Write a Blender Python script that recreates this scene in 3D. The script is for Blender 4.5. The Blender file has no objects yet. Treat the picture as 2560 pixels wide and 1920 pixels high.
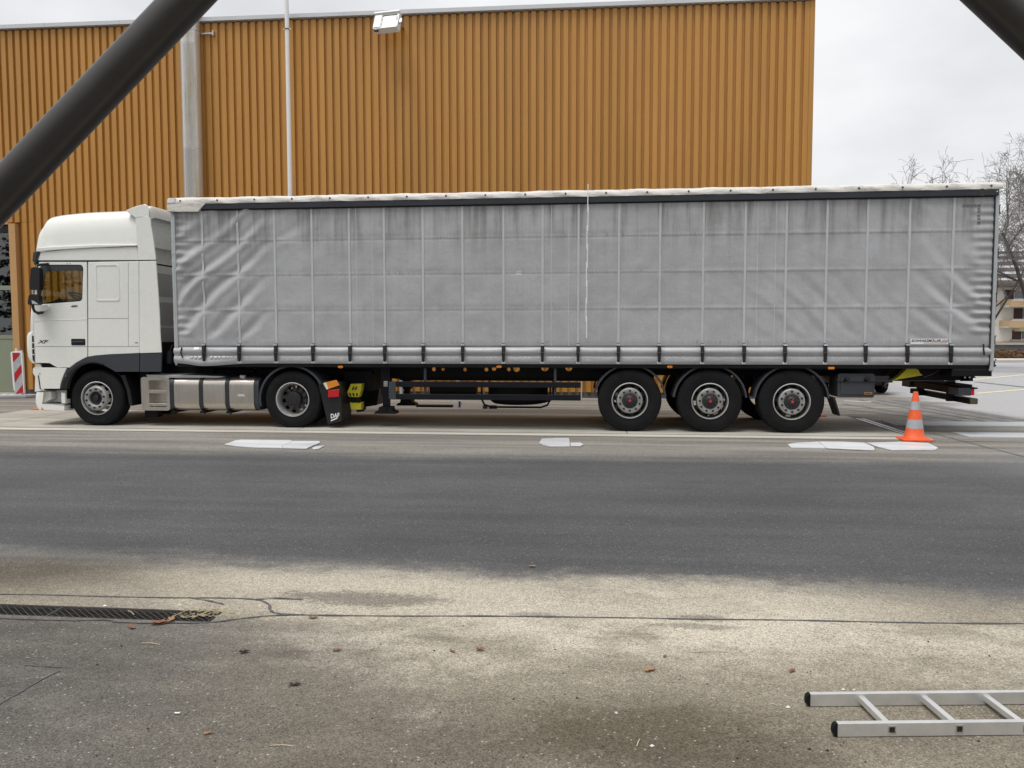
import bpy, bmesh, math, random
import numpy as np
from mathutils import Vector, Matrix
from mathutils.geometry import tessellate_polygon

random.seed(7)
rng = np.random.default_rng(7)
R = math.radians
SC = bpy.context.scene
COL = SC.collection

# ------------------------------------------------------------------ camera
# X runs along the lorry to its tail, Y away from the camera, Z up; Y = 0 is the trailer's near side.
F_PX, W_PX, H_PX = 2011.385, 2560, 1920
CAM = Vector((-0.6129, -13.4342, 1.6578))
YAW, PIT, ROL = -0.10038, 0.06363, -0.0016
_fw = Vector((math.sin(YAW) * math.cos(PIT), math.cos(YAW) * math.cos(PIT), -math.sin(PIT)))
_r0 = Vector((math.cos(YAW), -math.sin(YAW), 0))
_u0 = _r0.cross(_fw)
_rt = _r0 * math.cos(ROL) + _u0 * math.sin(ROL)
_up = -_r0 * math.sin(ROL) + _u0 * math.cos(ROL)
cd = bpy.data.cameras.new('camera')
cd.sensor_width = 36.0
cd.lens = F_PX / W_PX * 36.0
cd.clip_end = 2000
cd.clip_start = 0.05
co = bpy.data.objects.new('camera', cd)
COL.objects.link(co)
m = Matrix((_rt, _up, -_fw)).transposed().to_4x4()
m.translation = CAM
co.matrix_world = m
SC.camera = co

def ray(px, py):
    return _rt * ((px - W_PX / 2) / F_PX) - _up * ((py - H_PX / 2) / F_PX) + _fw

def S(px, py, Y=0.0):
    """picture point on the upright plane at distance Y -> (x, z)"""
    d = ray(px, py)
    t = (Y - CAM.y) / d.y
    p = CAM + d * t
    return (p.x, p.z)

def G(px, py, z=0.0):
    """picture point on the ground -> (x, y)"""
    d = ray(px, py)
    t = (z - CAM.z) / d.z
    p = CAM + d * t
    return (p.x, p.y)

# ------------------------------------------------------------------ light
SUN_EL, SUN_AZ = R(70), R(215)      # azimuth measured clockwise from +Y: behind the camera, a little left
w = bpy.data.worlds.new('World')
SC.world = w
w.use_nodes = True
nt = w.node_tree
nt.nodes.clear()
def wn(t, **k):
    n = nt.nodes.new(t)
    for a, b in k.items():
        setattr(n, a, b)
    return n
out = wn('ShaderNodeOutputWorld')
bg = wn('ShaderNodeBackground')
sky = wn('ShaderNodeTexSky', sky_type='NISHITA', sun_disc=False, sun_elevation=SUN_EL, sun_rotation=SUN_AZ,
         air_density=1.0, dust_density=4.0, ozone_density=1.0)
hs = wn('ShaderNodeHueSaturation')
hs.inputs['Saturation'].default_value = 0.25
tc = wn('ShaderNodeTexCoord')
mp = wn('ShaderNodeMapping')
mp.inputs['Scale'].default_value = (1.0, 1.0, 2.2)
nz = wn('ShaderNodeTexNoise')
nz.inputs['Scale'].default_value = 2.3
nz.inputs['Detail'].default_value = 6
nz.inputs['Roughness'].default_value = 0.5
cr = wn('ShaderNodeValToRGB')
cr.color_ramp.elements[0].position = 0.33
cr.color_ramp.elements[0].color = (4.15, 4.25, 4.45, 1)
cr.color_ramp.elements[1].position = 0.62
cr.color_ramp.elements[1].color = (6.05, 6.12, 6.2, 1)
mx = wn('ShaderNodeMix', data_type='RGBA')
mx.inputs[0].default_value = 0.88       # closed cloud deck over the clear sky
L = nt.links.new
L(tc.outputs['Generated'], mp.inputs[0]); L(mp.outputs[0], nz.inputs['Vector']); L(nz.outputs['Fac'], cr.inputs[0])
L(sky.outputs[0], hs.inputs['Color'])
L(hs.outputs[0], mx.inputs[6]); L(cr.outputs[0], mx.inputs[7])
L(mx.outputs[2], bg.inputs['Color'])
bg.inputs['Strength'].default_value = 0.10
L(bg.outputs[0], out.inputs[0])

sd = bpy.data.lights.new('sun', 'SUN')
sd.energy = 1.5
sd.angle = R(28)
sd.color = (1.0, 0.97, 0.93)
so = bpy.data.objects.new('sun', sd)
COL.objects.link(so)
_sv = Vector((math.sin(SUN_AZ) * math.cos(SUN_EL), math.cos(SUN_AZ) * math.cos(SUN_EL), math.sin(SUN_EL)))
so.rotation_euler = _sv.to_track_quat('Z', 'Y').to_euler()
so.location = (0, -20, 30)

SC.view_settings.view_transform = 'Standard'
SC.view_settings.look = 'None'
SC.view_settings.exposure = 0.72
SC.view_settings.gamma = 1.0
SC.view_settings.use_curve_mapping = False
SC.cycles.max_bounces = 8
SC.cycles.transparent_max_bounces = 12
SC.cycles.use_denoising = True

# ------------------------------------------------------------------ material helpers
class N:
    """tiny expression builder for shader nodes"""
    def __init__(s, name):
        s.m = bpy.data.materials.new(name)
        s.m.use_nodes = True
        s.t = s.m.node_tree
        s.t.nodes.clear()
        s.o = s.t.nodes.new('ShaderNodeOutputMaterial')
        s.b = s.t.nodes.new('ShaderNodeBsdfPrincipled')
        s.t.links.new(s.b.outputs[0], s.o.inputs[0])
    def put(s, sock, v):
        if hasattr(v, 'is_linked') or isinstance(v, bpy.types.NodeSocket):
            s.t.links.new(v, sock)
        else:
            sock.default_value = v
    def math(s, op, a, b=0.0, c=0.0, clamp=False):
        n = s.t.nodes.new('ShaderNodeMath'); n.operation = op; n.use_clamp = clamp
        for i, v in enumerate((a, b, c)):
            s.put(n.inputs[i], v)
        return n.outputs[0]
    def add(s, a, b): return s.math('ADD', a, b)
    def sub(s, a, b): return s.math('SUBTRACT', a, b)
    def mul(s, a, b): return s.math('MULTIPLY', a, b)
    def mn(s, a, b): return s.math('MINIMUM', a, b)
    def mxx(s, a, b): return s.math('MAXIMUM', a, b)
    def ss(s, x, a, b):
        n = s.t.nodes.new('ShaderNodeMapRange'); n.interpolation_type = 'SMOOTHSTEP'
        s.put(n.inputs[0], x); s.put(n.inputs[1], a); s.put(n.inputs[2], b)
        return n.outputs[0]
    def pos(s):
        if not hasattr(s, '_g'):
            s._g = s.t.nodes.new('ShaderNodeNewGeometry')
            sp = s.t.nodes.new('ShaderNodeSeparateXYZ')
            s.t.links.new(s._g.outputs['Position'], sp.inputs[0])
            s._p = sp.outputs
        return s._g.outputs['Position'], s._p[0], s._p[1], s._p[2]
    def obj(s):
        if not hasattr(s, '_tc'):
            s._tc = s.t.nodes.new('ShaderNodeTexCoord')
        return s._tc.outputs['Object']
    def scale(s, vec, sx, sy, sz, loc=(0, 0, 0)):
        n = s.t.nodes.new('ShaderNodeMapping')
        n.inputs['Scale'].default_value = (sx, sy, sz); n.inputs['Location'].default_value = loc
        s.t.links.new(vec, n.inputs[0])
        return n.outputs[0]
    def noise(s, vec, sc=5.0, det=4.0, rough=0.5, dist=0.0):
        n = s.t.nodes.new('ShaderNodeTexNoise')
        s.t.links.new(vec, n.inputs['Vector'])
        n.inputs['Scale'].default_value = sc; n.inputs['Detail'].default_value = det
        n.inputs['Roughness'].default_value = rough; n.inputs['Distortion'].default_value = dist
        return n.outputs['Fac']
    def vor(s, vec, sc=5.0, out='Distance'):
        n = s.t.nodes.new('ShaderNodeTexVoronoi')
        s.t.links.new(vec, n.inputs['Vector']); n.inputs['Scale'].default_value = sc
        return n.outputs[out]
    def mix(s, f, a, b):
        n = s.t.nodes.new('ShaderNodeMix'); n.data_type = 'RGBA'
        s.put(n.inputs[0], f)
        for i, v in ((6, a), (7, b)):
            s.put(n.inputs[i], v if not isinstance(v, tuple) or len(v) == 4 else (*v, 1.0))
        return n.outputs[2]
    def mulc(s, c, f):
        n = s.t.nodes.new('ShaderNodeMix'); n.data_type = 'RGBA'; n.blend_type = 'MULTIPLY'
        n.inputs[0].default_value = 1.0
        s.put(n.inputs[6], c if not isinstance(c, tuple) or len(c) == 4 else (*c, 1.0))
        cb = s.t.nodes.new('ShaderNodeCombineColor')
        for i in range(3):
            s.put(cb.inputs[i], f)
        s.t.links.new(cb.outputs[0], n.inputs[7])
        return n.outputs[2]
    def ramp(s, f, stops):
        n = s.t.nodes.new('ShaderNodeValToRGB')
        e = n.color_ramp.elements
        while len(e) < len(stops):
            e.new(0.5)
        for k, (p, c) in enumerate(stops):
            e[k].position = p; e[k].color = (*c, 1)
        s.put(n.inputs[0], f)
        return n.outputs[0]
    def col(s, v): s.put(s.b.inputs['Base Color'], v if not isinstance(v, tuple) or len(v) == 4 else (*v, 1.0))
    def rough(s, v): s.put(s.b.inputs['Roughness'], v)
    def metal(s, v): s.put(s.b.inputs['Metallic'], v)
    def spec(s, v): s.put(s.b.inputs['Specular IOR Level'], v)
    def bump(s, h, strength=0.3, dist=0.01):
        n = s.t.nodes.new('ShaderNodeBump')
        n.inputs['Strength'].default_value = strength; n.inputs['Distance'].default_value = dist
        s.t.links.new(h, n.inputs['Height'])
        s.t.links.new(n.outputs[0], s.b.inputs['Normal'])

def plain(name, c, rough=0.5, metal=0.0, var=0.12, sc=6.0, spec=0.5, bump=0.0, bsc=60.0, coat=0.0):
    """paint, plastic or metal with uneven dirt and gloss"""
    n = N(name)
    P = n.pos()[0]
    a = n.noise(P, sc, 5, 0.6)
    k = n.add(n.mul(n.sub(a, 0.5), var * 2.4), 1.0)
    n.col(n.mulc(c, k))
    n.rough(n.math('ADD', rough, n.mul(n.sub(n.noise(P, sc * 2.3, 4), 0.5), 0.22), clamp=True))
    n.metal(metal); n.spec(spec)
    if coat:
        n.b.inputs['Coat Weight'].default_value = coat
        n.b.inputs['Coat Roughness'].default_value = 0.08
    if bump:
        n.bump(n.noise(P, bsc, 4), bump, 0.01)
    return n.m

def glass(name, tint=(0.8, 0.85, 0.82), ior=1.5, boost=1.0):
    n = N(name)
    t = n.t
    tr = t.nodes.new('ShaderNodeBsdfTransparent'); tr.inputs[0].default_value = (*tint, 1)
    gl = t.nodes.new('ShaderNodeBsdfGlossy'); gl.inputs['Roughness'].default_value = 0.015
    ge = t.nodes.new('ShaderNodeNewGeometry')
    dt = t.nodes.new('ShaderNodeVectorMath'); dt.operation = 'DOT_PRODUCT'
    t.links.new(ge.outputs['Normal'], dt.inputs[0]); t.links.new(ge.outputs['Incoming'], dt.inputs[1])
    f0 = ((ior - 1) / (ior + 1)) ** 2 * boost
    k5 = n.math('POWER', n.math('SUBTRACT', 1.0, n.math('ABSOLUTE', dt.outputs['Value']), clamp=True), 5.0)
    mxs = t.nodes.new('ShaderNodeMixShader')
    t.links.new(n.math('ADD', f0, n.mul(k5, 1 - f0), clamp=True), mxs.inputs[0])
    t.links.new(tr.outputs[0], mxs.inputs[1]); t.links.new(gl.outputs[0], mxs.inputs[2])
    t.links.new(mxs.outputs[0], n.o.inputs[0])
    return n.m

M = {}
M['cab_white'] = plain('cab_white', (0.79, 0.795, 0.75), 0.28, 0, 0.03, 1.5, 0.5, coat=0.5)
M['panel_gap'] = plain('panel_gap', (0.012, 0.012, 0.013), 0.7)
M['black_plastic'] = plain('black_plastic', (0.012, 0.0125, 0.014), 0.45, 0, 0.2, 5, 0.4)
M['grey_plastic'] = plain('grey_plastic', (0.042, 0.046, 0.056), 0.5, 0, 0.12, 4, 0.4, 0.08, 200)
M['chassis_black'] = plain('chassis_black', (0.005, 0.0052, 0.006), 0.6, 0, 0.4, 4, 0.25)
M['guard_blue'] = plain('guard_blue', (0.005, 0.0058, 0.0095), 0.5, 0, 0.3, 3, 0.25)
M['rubber'] = plain('rubber', (0.0085, 0.0088, 0.0102), 0.8, 0, 0.55, 6, 0.2)
M['rubber_letter'] = plain('rubber_letter', (0.006, 0.006, 0.0065), 0.6)
M['rim_steel'] = plain('rim_steel', (0.36, 0.36, 0.35), 0.45, 0.5, 0.35, 12)
M['rim_dirty'] = plain('rim_dirty', (0.085, 0.08, 0.072), 0.6, 0.3, 0.5, 10)
M['rim_lip'] = plain('rim_lip', (0.62, 0.62, 0.63), 0.3, 0.7, 0.15, 9)
M['hub_dark'] = plain('hub_dark', (0.022, 0.022, 0.026), 0.5, 0.3, 0.4, 20)
M['nut_dark'] = plain('nut_dark', (0.03, 0.03, 0.028), 0.5, 0.5, 0.4, 20)
M['red_mark'] = plain('red_mark', (0.55, 0.04, 0.05), 0.5)
M['chrome'] = plain('chrome', (0.75, 0.75, 0.76), 0.15, 1.0, 0.1)
M['steel_light'] = plain('steel_light', (0.50, 0.525, 0.54), 0.45, 0.35, 0.1, 3)
M['galv'] = plain('galv', (0.50, 0.51, 0.52), 0.42, 0.75, 0.18, 8)
M['white_paint'] = plain('white_paint', (0.76, 0.76, 0.75), 0.45, 0, 0.06, 6)
M['rail_dark'] = plain('rail_dark', (0.030, 0.033, 0.040), 0.42, 0.2, 0.15, 2)
M['amber'] = plain('amber', (0.70, 0.24, 0.02), 0.2, 0, 0.1, 20, coat=0.5)
M['lens_clear'] = plain('lens_clear', (0.75, 0.70, 0.55), 0.15, 0, 0.1, 20, coat=0.5)
M['lens_red'] = plain('lens_red', (0.50, 0.01, 0.012), 0.2, 0, 0.1, 20, coat=0.5)
M['yellow'] = plain('yellow', (0.58, 0.52, 0.02), 0.5, 0, 0.25, 12)
M['red_hose'] = plain('red_hose', (0.42, 0.012, 0.03), 0.45)
M['sticker'] = plain('sticker', (0.78, 0.78, 0.77), 0.4, 0, 0.05)
M['ink'] = plain('ink', (0.012, 0.012, 0.014), 0.5)
M['ink_red'] = plain('ink_red', (0.45, 0.03, 0.04), 0.5)
M['badge'] = plain('badge', (0.10, 0.10, 0.11), 0.3, 0.8)
M['strap_grey'] = plain('strap_grey', (0.48, 0.50, 0.515), 0.55, 0, 0.14, 3)
M['tape_grey'] = plain('tape_grey', (0.40, 0.41, 0.43), 0.35, 0, 0.3, 12)
M['tape_dark'] = plain('tape_dark', (0.16, 0.165, 0.175), 0.4, 0, 0.3, 12)
M['flash_grey'] = plain('flash_grey', (0.56, 0.57, 0.585), 0.4, 0.1, 0.05, 2)
M['cone_orange'] = plain('cone_orange', (0.80, 0.118, 0.034), 0.5, 0, 0.2, 11)
M['cone_grey'] = plain('cone_grey', (0.36, 0.37, 0.39), 0.5, 0, 0.2, 14)
M['beacon_red'] = plain('beacon_red', (0.42, 0.008, 0.016), 0.4)
M['alu'] = plain('alu', (0.66, 0.66, 0.65), 0.36, 0.6, 0.22, 9, 0.5, 0.08, 160)
M['strut_dark'] = plain('strut_dark', (0.030, 0.0275, 0.0245), 0.36, 0, 0.22, 5, 0.55)
M['frame_green'] = plain('frame_green', (0.24, 0.265, 0.19), 0.5, 0, 0.06, 2)
M['room_dark'] = plain('room_dark', (0.02, 0.021, 0.02), 0.8)
M['seat_cloth'] = plain('seat_cloth', (0.05, 0.055, 0.06), 0.85)
M['mirror_glass'] = plain('mirror_glass', (0.8, 0.8, 0.8), 0.05, 1.0)
M['cab_glass'] = glass('cab_glass', (0.70, 0.72, 0.60), 1.5, 1.0)
M['door_glass'] = glass('door_glass', (0.35, 0.37, 0.36), 1.6, 2.4)
M['lamp_glass'] = glass('lamp_glass', (0.75, 0.78, 0.78), 1.5, 1.5)
M['wood_dark'] = plain('wood_dark', (0.05, 0.035, 0.025), 0.8)
M['blue_paint'] = plain('blue_paint', (0.01, 0.03, 0.16), 0.5)
M['car_paint'] = plain('car_paint', (0.010, 0.0105, 0.012), 0.2, 0, 0.1, 3, 0.5, coat=0.8)
M['line_yellow'] = plain('line_yellow', (0.68, 0.62, 0.36), 0.7, 0, 0.25, 5)
M['line_white'] = plain('line_white', (0.68, 0.68, 0.67), 0.7, 0, 0.3, 4)
M['tyre_mark'] = plain('tyre_mark', (0.14, 0.14, 0.145), 0.8, 0, 0.4, 3)

def mat_ochre():
    n = N('ochre_sheet')
    P, x, y, z = n.pos()
    a = n.noise(n.scale(P, 1.2, 1.2, 0.10), 2.2, 4, 0.6)
    b = n.noise(n.scale(P, 9, 9, 0.5), 1.5, 4, 0.6)
    c = n.mix(n.ss(a, 0.3, 0.7), (0.432, 0.208, 0.044), (0.480, 0.236, 0.054))
    c = n.mulc(c, n.add(0.88, n.mul(b, 0.24)))
    oi = n.t.nodes.new('ShaderNodeObjectInfo')
    c = n.mulc(c, n.add(0.94, n.mul(oi.outputs['Random'], 0.12)))
    n.col(c)
    n.rough(0.42); n.spec(0.45)
    return n.m
M['ochre'] = mat_ochre()
M['ochre_trim'] = plain('ochre_trim', (0.50, 0.29, 0.12), 0.45, 0, 0.06, 2)

def mat_stainless():
    n = N('stainless_duct')
    P, x, y, z = n.pos()
    st = n.noise(n.scale(P, 22, 22, 0.12), 1.0, 4, 0.6)
    spot = n.noise(n.scale(P, 3, 3, 0.5), 1.2, 5, 0.65)
    c = n.mix(n.ss(n.mul(st, spot), 0.22, 0.38), (0.70, 0.69, 0.67), (0.56, 0.48, 0.32))
    n.col(c); n.metal(0.55); n.rough(n.add(0.14, n.mul(st, 0.25)))
    return n.m
M['stainless'] = mat_stainless()

def mat_tank():
    n = N('brushed_tank')
    P, x, y, z = n.pos()
    st = n.noise(n.scale(P, 45, 45, 1.2), 1.0, 5, 0.6)
    sm = n.noise(n.scale(P, 5, 5, 3), 1.0, 4, 0.6)
    c = n.mulc((0.60, 0.555, 0.50), n.add(0.62, n.mul(n.add(st, sm), 0.36)))
    n.col(c); n.metal(0.92); n.rough(n.add(0.22, n.mul(st, 0.18)))
    n.bump(st, 0.06, 0.004)
    return n.m
M['tank'] = mat_tank()

# seams of the curtain (heights of the stiffening bands)
SEAMS = [S(1120, v)[1] for v in (598, 687, 777)]
HEM_TOP = S(1120, 868)[1]
CUR_X0, CUR_X1 = S(434, 800)[0], S(2478, 800)[0]
CUR_Z0, CUR_Z1 = S(1280, 910)[1], 3.80

def mat_curtain():
    n = N('curtain_fabric')
    P, x, y, z = n.pos()
    big = n.noise(n.scale(P, 0.7, 1, 1.1), 1.6, 5, 0.6)
    streak = n.noise(n.scale(P, 6.5, 1, 0.45), 1.0, 5, 0.62)
    fine = n.noise(n.scale(P, 30, 1, 9), 1.0, 4, 0.6)
    base = n.mix(n.ss(big, 0.3, 0.7), (0.375, 0.377, 0.384), (0.425, 0.43, 0.445))
    # grime washed down from the roof edge
    top = n.ss(z, 2.75, 3.80)
    g = n.mul(n.ss(streak, 0.40, 0.70), n.add(n.mul(top, 0.95), 0.10))
    # dirt rings along the stiffening bands
    ring = None
    for s_ in SEAMS:
        zz = n.add(z, n.mul(n.sub(streak, 0.5), 0.07))
        d = n.math('ABSOLUTE', n.sub(zz, s_ + 0.07))
        r_ = n.mul(n.sub(1.0, n.ss(d, 0.0, 0.09)), 0.22)
        d2 = n.math('ABSOLUTE', n.sub(z, s_ - 0.008))
        r2 = n.mul(n.sub(1.0, n.ss(d2, 0.003, 0.010)), 0.40)
        r_ = n.mxx(r_, r2)
        ring = r_ if ring is None else n.mxx(ring, r_)
    ring = n.mul(ring, n.add(0.35, n.mul(n.ss(streak, 0.3, 0.65), 0.65)))
    hem = n.math('ABSOLUTE', n.sub(z, HEM_TOP + 0.05))
    hemd = n.mul(n.sub(1.0, n.ss(hem, 0.035, 0.05)), 0.16)
    dirt = n.math('ADD', n.mul(g, 0.80), n.add(n.mul(ring, 0.65), hemd), clamp=True)
    c = n.mix(dirt, base, (0.165, 0.16, 0.148))
    tick = n.noise(n.scale(P, 42, 1, 0.5), 1.0, 2, 0.5)
    tk_ = None
    for s_ in SEAMS + [HEM_TOP + 0.05]:
        q_ = n.mul(n.sub(1.0, n.ss(n.math('ABSOLUTE', n.sub(z, s_ + 0.035)), 0.022, 0.034)), n.mul(n.ss(tick, 0.56, 0.66), n.ss(big, 0.38, 0.62)))
        tk_ = q_ if tk_ is None else n.mxx(tk_, q_)
    c = n.mix(n.mul(tk_, 0.5), c, (0.15, 0.15, 0.145))
    mott = n.noise(n.scale(P, 1.9, 1, 2.6, (4, 0, 2)), 1.0, 7, 0.7)
    c = n.mulc(c, n.add(0.80, n.mul(mott, 0.40)))
    c = n.mulc(c, n.add(0.90, n.mul(fine, 0.20)))
    n.col(c)
    n.rough(n.add(0.30, n.mul(big, 0.18))); n.spec(0.5)
    rid = n.math('ABSOLUTE', n.sub(n.noise(n.scale(P, 1.3, 1, 1.9), 2.4, 6, 0.6, 0.8), 0.5))
    hgt = n.add(n.mul(n.noise(P, 5.5, 6, 0.6), 0.8), n.mul(n.math('POWER', rid, 0.7), -0.25))
    n.bump(hgt, 0.30, 0.03)
    return n.m
M['curtain'] = mat_curtain()

def mat_tarp():
    n = N('roof_tarp')
    P, x, y, z = n.pos()
    a = n.noise(n.scale(P, 2.5, 2, 9), 1.4, 6, 0.65)
    b = n.noise(P, 30, 4, 0.6)
    c = n.mix(n.ss(a, 0.48, 0.76), (0.66, 0.64, 0.60), (0.33, 0.30, 0.26))
    n.col(n.mulc(c, n.add(0.85, n.mul(b, 0.3))))
    n.rough(0.6); n.bump(n.noise(n.scale(P, 4, 4, 14), 2.0, 5), 0.5, 0.02)
    return n.m
M['tarp'] = mat_tarp()

def mat_ground():
    n = N('asphalt')
    P, x, y, z = n.pos()
    warp = n.sub(n.noise(n.scale(P, 0.42, 0.9, 1), 1.0, 4, 0.55), 0.5)
    fine = n.noise(n.scale(P, 2.2, 5, 1), 1.0, 5, 0.6)
    g2 = n.noise(P, 26.0, 6, 0.75)
    g3 = n.noise(P, 7.0, 7, 0.75)
    grit = n.sub(n.mul(n.add(g2, g3), 0.5), 0.5)
    yy = n.add(n.add(y, n.mul(warp, 0.7)), n.mul(grit, 1.5))
    yn = n.add(n.add(y, n.mul(warp, 0.75)), n.add(n.mul(n.sub(fine, 0.5), 0.45), n.mul(grit, 1.1)))
    # tyre-polished lane, kept dark and damp
    lane = n.mul(n.ss(yn, n.add(-8.48, n.mul(x, -0.045)), n.add(-7.70, n.mul(x, -0.045))), n.sub(1.0, n.ss(yy, -3.3, -2.0)))
    streak = n.noise(n.scale(P, 0.16, 2.3, 1), 1.0, 6, 0.62)
    blo2 = n.noise(n.scale(P, 0.5, 0.8, 1, (7, 3, 0)), 1.0, 6, 0.65)
    lanec = n.mix(n.ss(n.mul(n.add(streak, blo2), 0.5), 0.36, 0.66), (0.062, 0.0625, 0.065), (0.092, 0.092, 0.0935))
    # dry, dusty strip beside the lorry
    midc = n.mix(n.ss(streak, 0.36, 0.66), (0.160, 0.147, 0.131), (0.275, 0.260, 0.230))
    # near verge: pale dry crown between damp brown hollows
    blot = n.noise(n.scale(P, 0.55, 0.85, 1, (3.1, 1.7, 0)), 1.0, 5, 0.55)
    ex = n.math('DIVIDE', n.sub(x, -0.15), 3.0)
    ey = n.math('DIVIDE', n.sub(y, -8.95), 1.0)
    rr = n.math('SQRT', n.add(n.mul(ex, ex), n.mul(ey, ey)))
    rr = n.add(n.add(rr, n.mul(n.sub(blot, 0.5), 2.2)), n.mul(grit, 2.2))
    crown = n.sub(1.0, n.ss(rr, 0.25, 1.25))
    nearc = n.mix(n.ss(blot, 0.35, 0.68), (0.118, 0.102, 0.078), (0.225, 0.198, 0.152))
    crown = n.mul(crown, n.ss(n.noise(n.scale(P, 1.1, 2.4, 1), 1.0, 6, 0.6), 0.30, 0.56))
    band = n.mul(n.mul(n.ss(yn, -9.15, -8.80), n.ss(n.add(x, n.mul(warp, 1.5)), -4.6, -2.6)), n.ss(blot, 0.22, 0.50))
    crown = n.mxx(n.mul(n.mul(band, n.sub(1.0, n.mul(n.ss(n.add(x, n.mul(warp, 2.0)), 0.3, 1.9), 0.65))), 0.80), crown)
    nearc = n.mix(crown, nearc, (0.47, 0.425, 0.345))
    # dark bow-shaped stain and damp spots on the seam
    for (cx_, cy_, rx_, ry_, k_) in ((-2.02, -8.62, 0.62, 0.16, 0.62), (0.02, -8.76, 0.20, 0.07, 0.6), (-0.05, -8.90, 0.30, 0.05, 0.45), (-0.95, -8.80, 0.16, 0.05, 0.4)):
        ax = n.math('DIVIDE', n.sub(x, cx_), rx_); ay = n.math('DIVIDE', n.sub(y, n.add(cy_, n.mul(n.mul(ax, ax), 0.06 if rx_ > 0.5 else 0.0))), ry_)
        rad_ = n.add(n.math('SQRT', n.add(n.mul(ax, ax), n.mul(ay, ay))), n.add(n.mul(n.sub(fine, 0.5), 1.1), n.mul(grit, 2.4)))
        nearc = n.mix(n.mul(n.sub(1.0, n.ss(rad_, 0.45, 1.15)), k_), nearc, (0.085, 0.077, 0.066))
    # brown damp patch in front
    bx = n.math('DIVIDE', n.sub(x, -0.35), 0.75); by = n.math('DIVIDE', n.sub(y, -10.15), 0.36)
    br = n.add(n.math('SQRT', n.add(n.mul(bx, bx), n.mul(by, by))), n.add(n.mul(n.sub(fine, 0.5), 0.9), n.mul(grit, 2.0)))
    nearc = n.mix(n.mul(n.sub(1.0, n.ss(br, 0.3, 1.2)), 0.7), nearc, (0.068, 0.053, 0.030))
    # grey, damper corner to the left
    lf = n.mul(n.sub(1.0, n.ss(n.add(x, n.mul(warp, 1.6)), -3.0, -1.2)), n.sub(1.0, n.ss(n.add(y, n.mul(warp, 0.3)), -9.15, -8.92)))
    nearc = n.mix(n.mul(lf, 0.85), nearc, n.mix(n.ss(fine, 0.35, 0.65), (0.078, 0.074, 0.069), (0.118, 0.110, 0.100)))
    near = n.sub(1.0, n.ss(yn, -8.3, -7.8))
    c = n.mix(near, midc, nearc)
    c = n.mix(lane, c, lanec)
    # paler, greyer tone of the open yard behind the lorry's tail
    lot = n.mul(n.ss(n.add(x, n.mul(warp, 2.2)), 6.9, 8.0), n.ss(n.add(y, n.mul(n.sub(x, 7.5), 0.15)), 1.6, 3.6))
    c = n.mix(lot, c, n.mix(streak, (0.34, 0.34, 0.355), (0.41, 0.41, 0.42)))
    # sheen painted into the colour as a paler patch right of the lane
    sh = n.mul(n.ss(n.add(x, n.mul(fine, 1.2)), 3.6, 6.0), n.mul(n.ss(y, -4.6, -3.2), n.sub(1.0, n.ss(y, -2.2, -1.4))))
    c = n.mix(n.mul(sh, 0.55), c, (0.16, 0.16, 0.167))
    # stones in the binder
    v1 = n.vor(P, 165.0, 'Color')
    sp = n.t.nodes.new('ShaderNodeSeparateColor'); n.t.links.new(v1, sp.inputs[0])
    grain = n.add(0.56, n.mul(sp.outputs[0], 0.88))
    c = n.mulc(c, grain)
    c = n.mulc(c, n.add(0.62, n.mul(g2, 0.76)))
    v2 = n.vor(P, 55.0, 'Color')
    sp2 = n.t.nodes.new('ShaderNodeSeparateColor'); n.t.links.new(v2, sp2.inputs[0])
    c = n.mix(n.mul(n.ss(n.add(sp2.outputs[1], n.mul(near, 0.05)), 0.92, 0.98), n.mul(n.sub(1.0, n.ss(n.vor(P, 55.0), 0.05, 0.38)), 0.6)), c, (0.62, 0.60, 0.55))
    n.col(c)
    n.rough(n.sub(0.92, n.mul(lane, 0.12))); n.spec(0.35)
    h = n.add(n.mul(n.vor(P, 120.0), 0.5), n.noise(P, 55, 5, 0.7))
    n.bump(h, 0.55, 0.012)
    return n.m
M['ground'] = mat_ground()

def mat_concrete(name, a, b, dirt=0.5):
    n = N(name)
    P = n.pos()[0]
    s1 = n.noise(n.scale(P, 0.35, 1.4, 1), 1.3, 6, 0.62)
    s2 = n.noise(P, 20, 5, 0.7)
    c = n.mix(n.ss(s1, 0.32, 0.70), a, b)
    c = n.mulc(c, n.add(1 - dirt * 0.5, n.mul(s2, dirt)))
    n.col(c); n.rough(0.85); n.spec(0.3)
    n.bump(s2, 0.25, 0.01)
    return n.m
M['deck'] = mat_concrete('deck_concrete', (0.29, 0.276, 0.245), (0.43, 0.41, 0.362), 0.45)
M['edge'] = mat_concrete('edge_concrete', (0.42, 0.395, 0.345), (0.52, 0.495, 0.435), 0.4)
M['strip'] = mat_concrete('strip_concrete', (0.38, 0.39, 0.41), (0.46, 0.47, 0.49), 0.3)
M['plinth'] = mat_concrete('plinth_concrete', (0.11, 0.105, 0.10), (0.16, 0.15, 0.14), 0.5)
M['kerb_mat'] = mat_concrete('kerb_concrete', (0.46, 0.44, 0.40), (0.55, 0.53, 0.48), 0.3)
M['tar'] = plain('tar', (0.085, 0.084, 0.088), 0.55, 0, 0.8, 11, 0.4)
M['ice'] = mat_concrete('ice_white', (0.50, 0.515, 0.54), (0.72, 0.73, 0.74), 0.3)
M['ice'].node_tree.nodes['Principled BSDF'].inputs['Roughness'].default_value = 0.35
M['leaf'] = plain('leaf', (0.20, 0.085, 0.045), 0.7, 0, 0.4, 60)
M['leaf_pale'] = plain('leaf_pale', (0.33, 0.175, 0.085), 0.7, 0, 0.4, 60)
M['straw'] = plain('straw', (0.50, 0.42, 0.26), 0.8, 0, 0.3, 40)
M['debris'] = plain('debris', (0.035, 0.03, 0.025), 0.9, 0, 0.4, 60)
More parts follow.
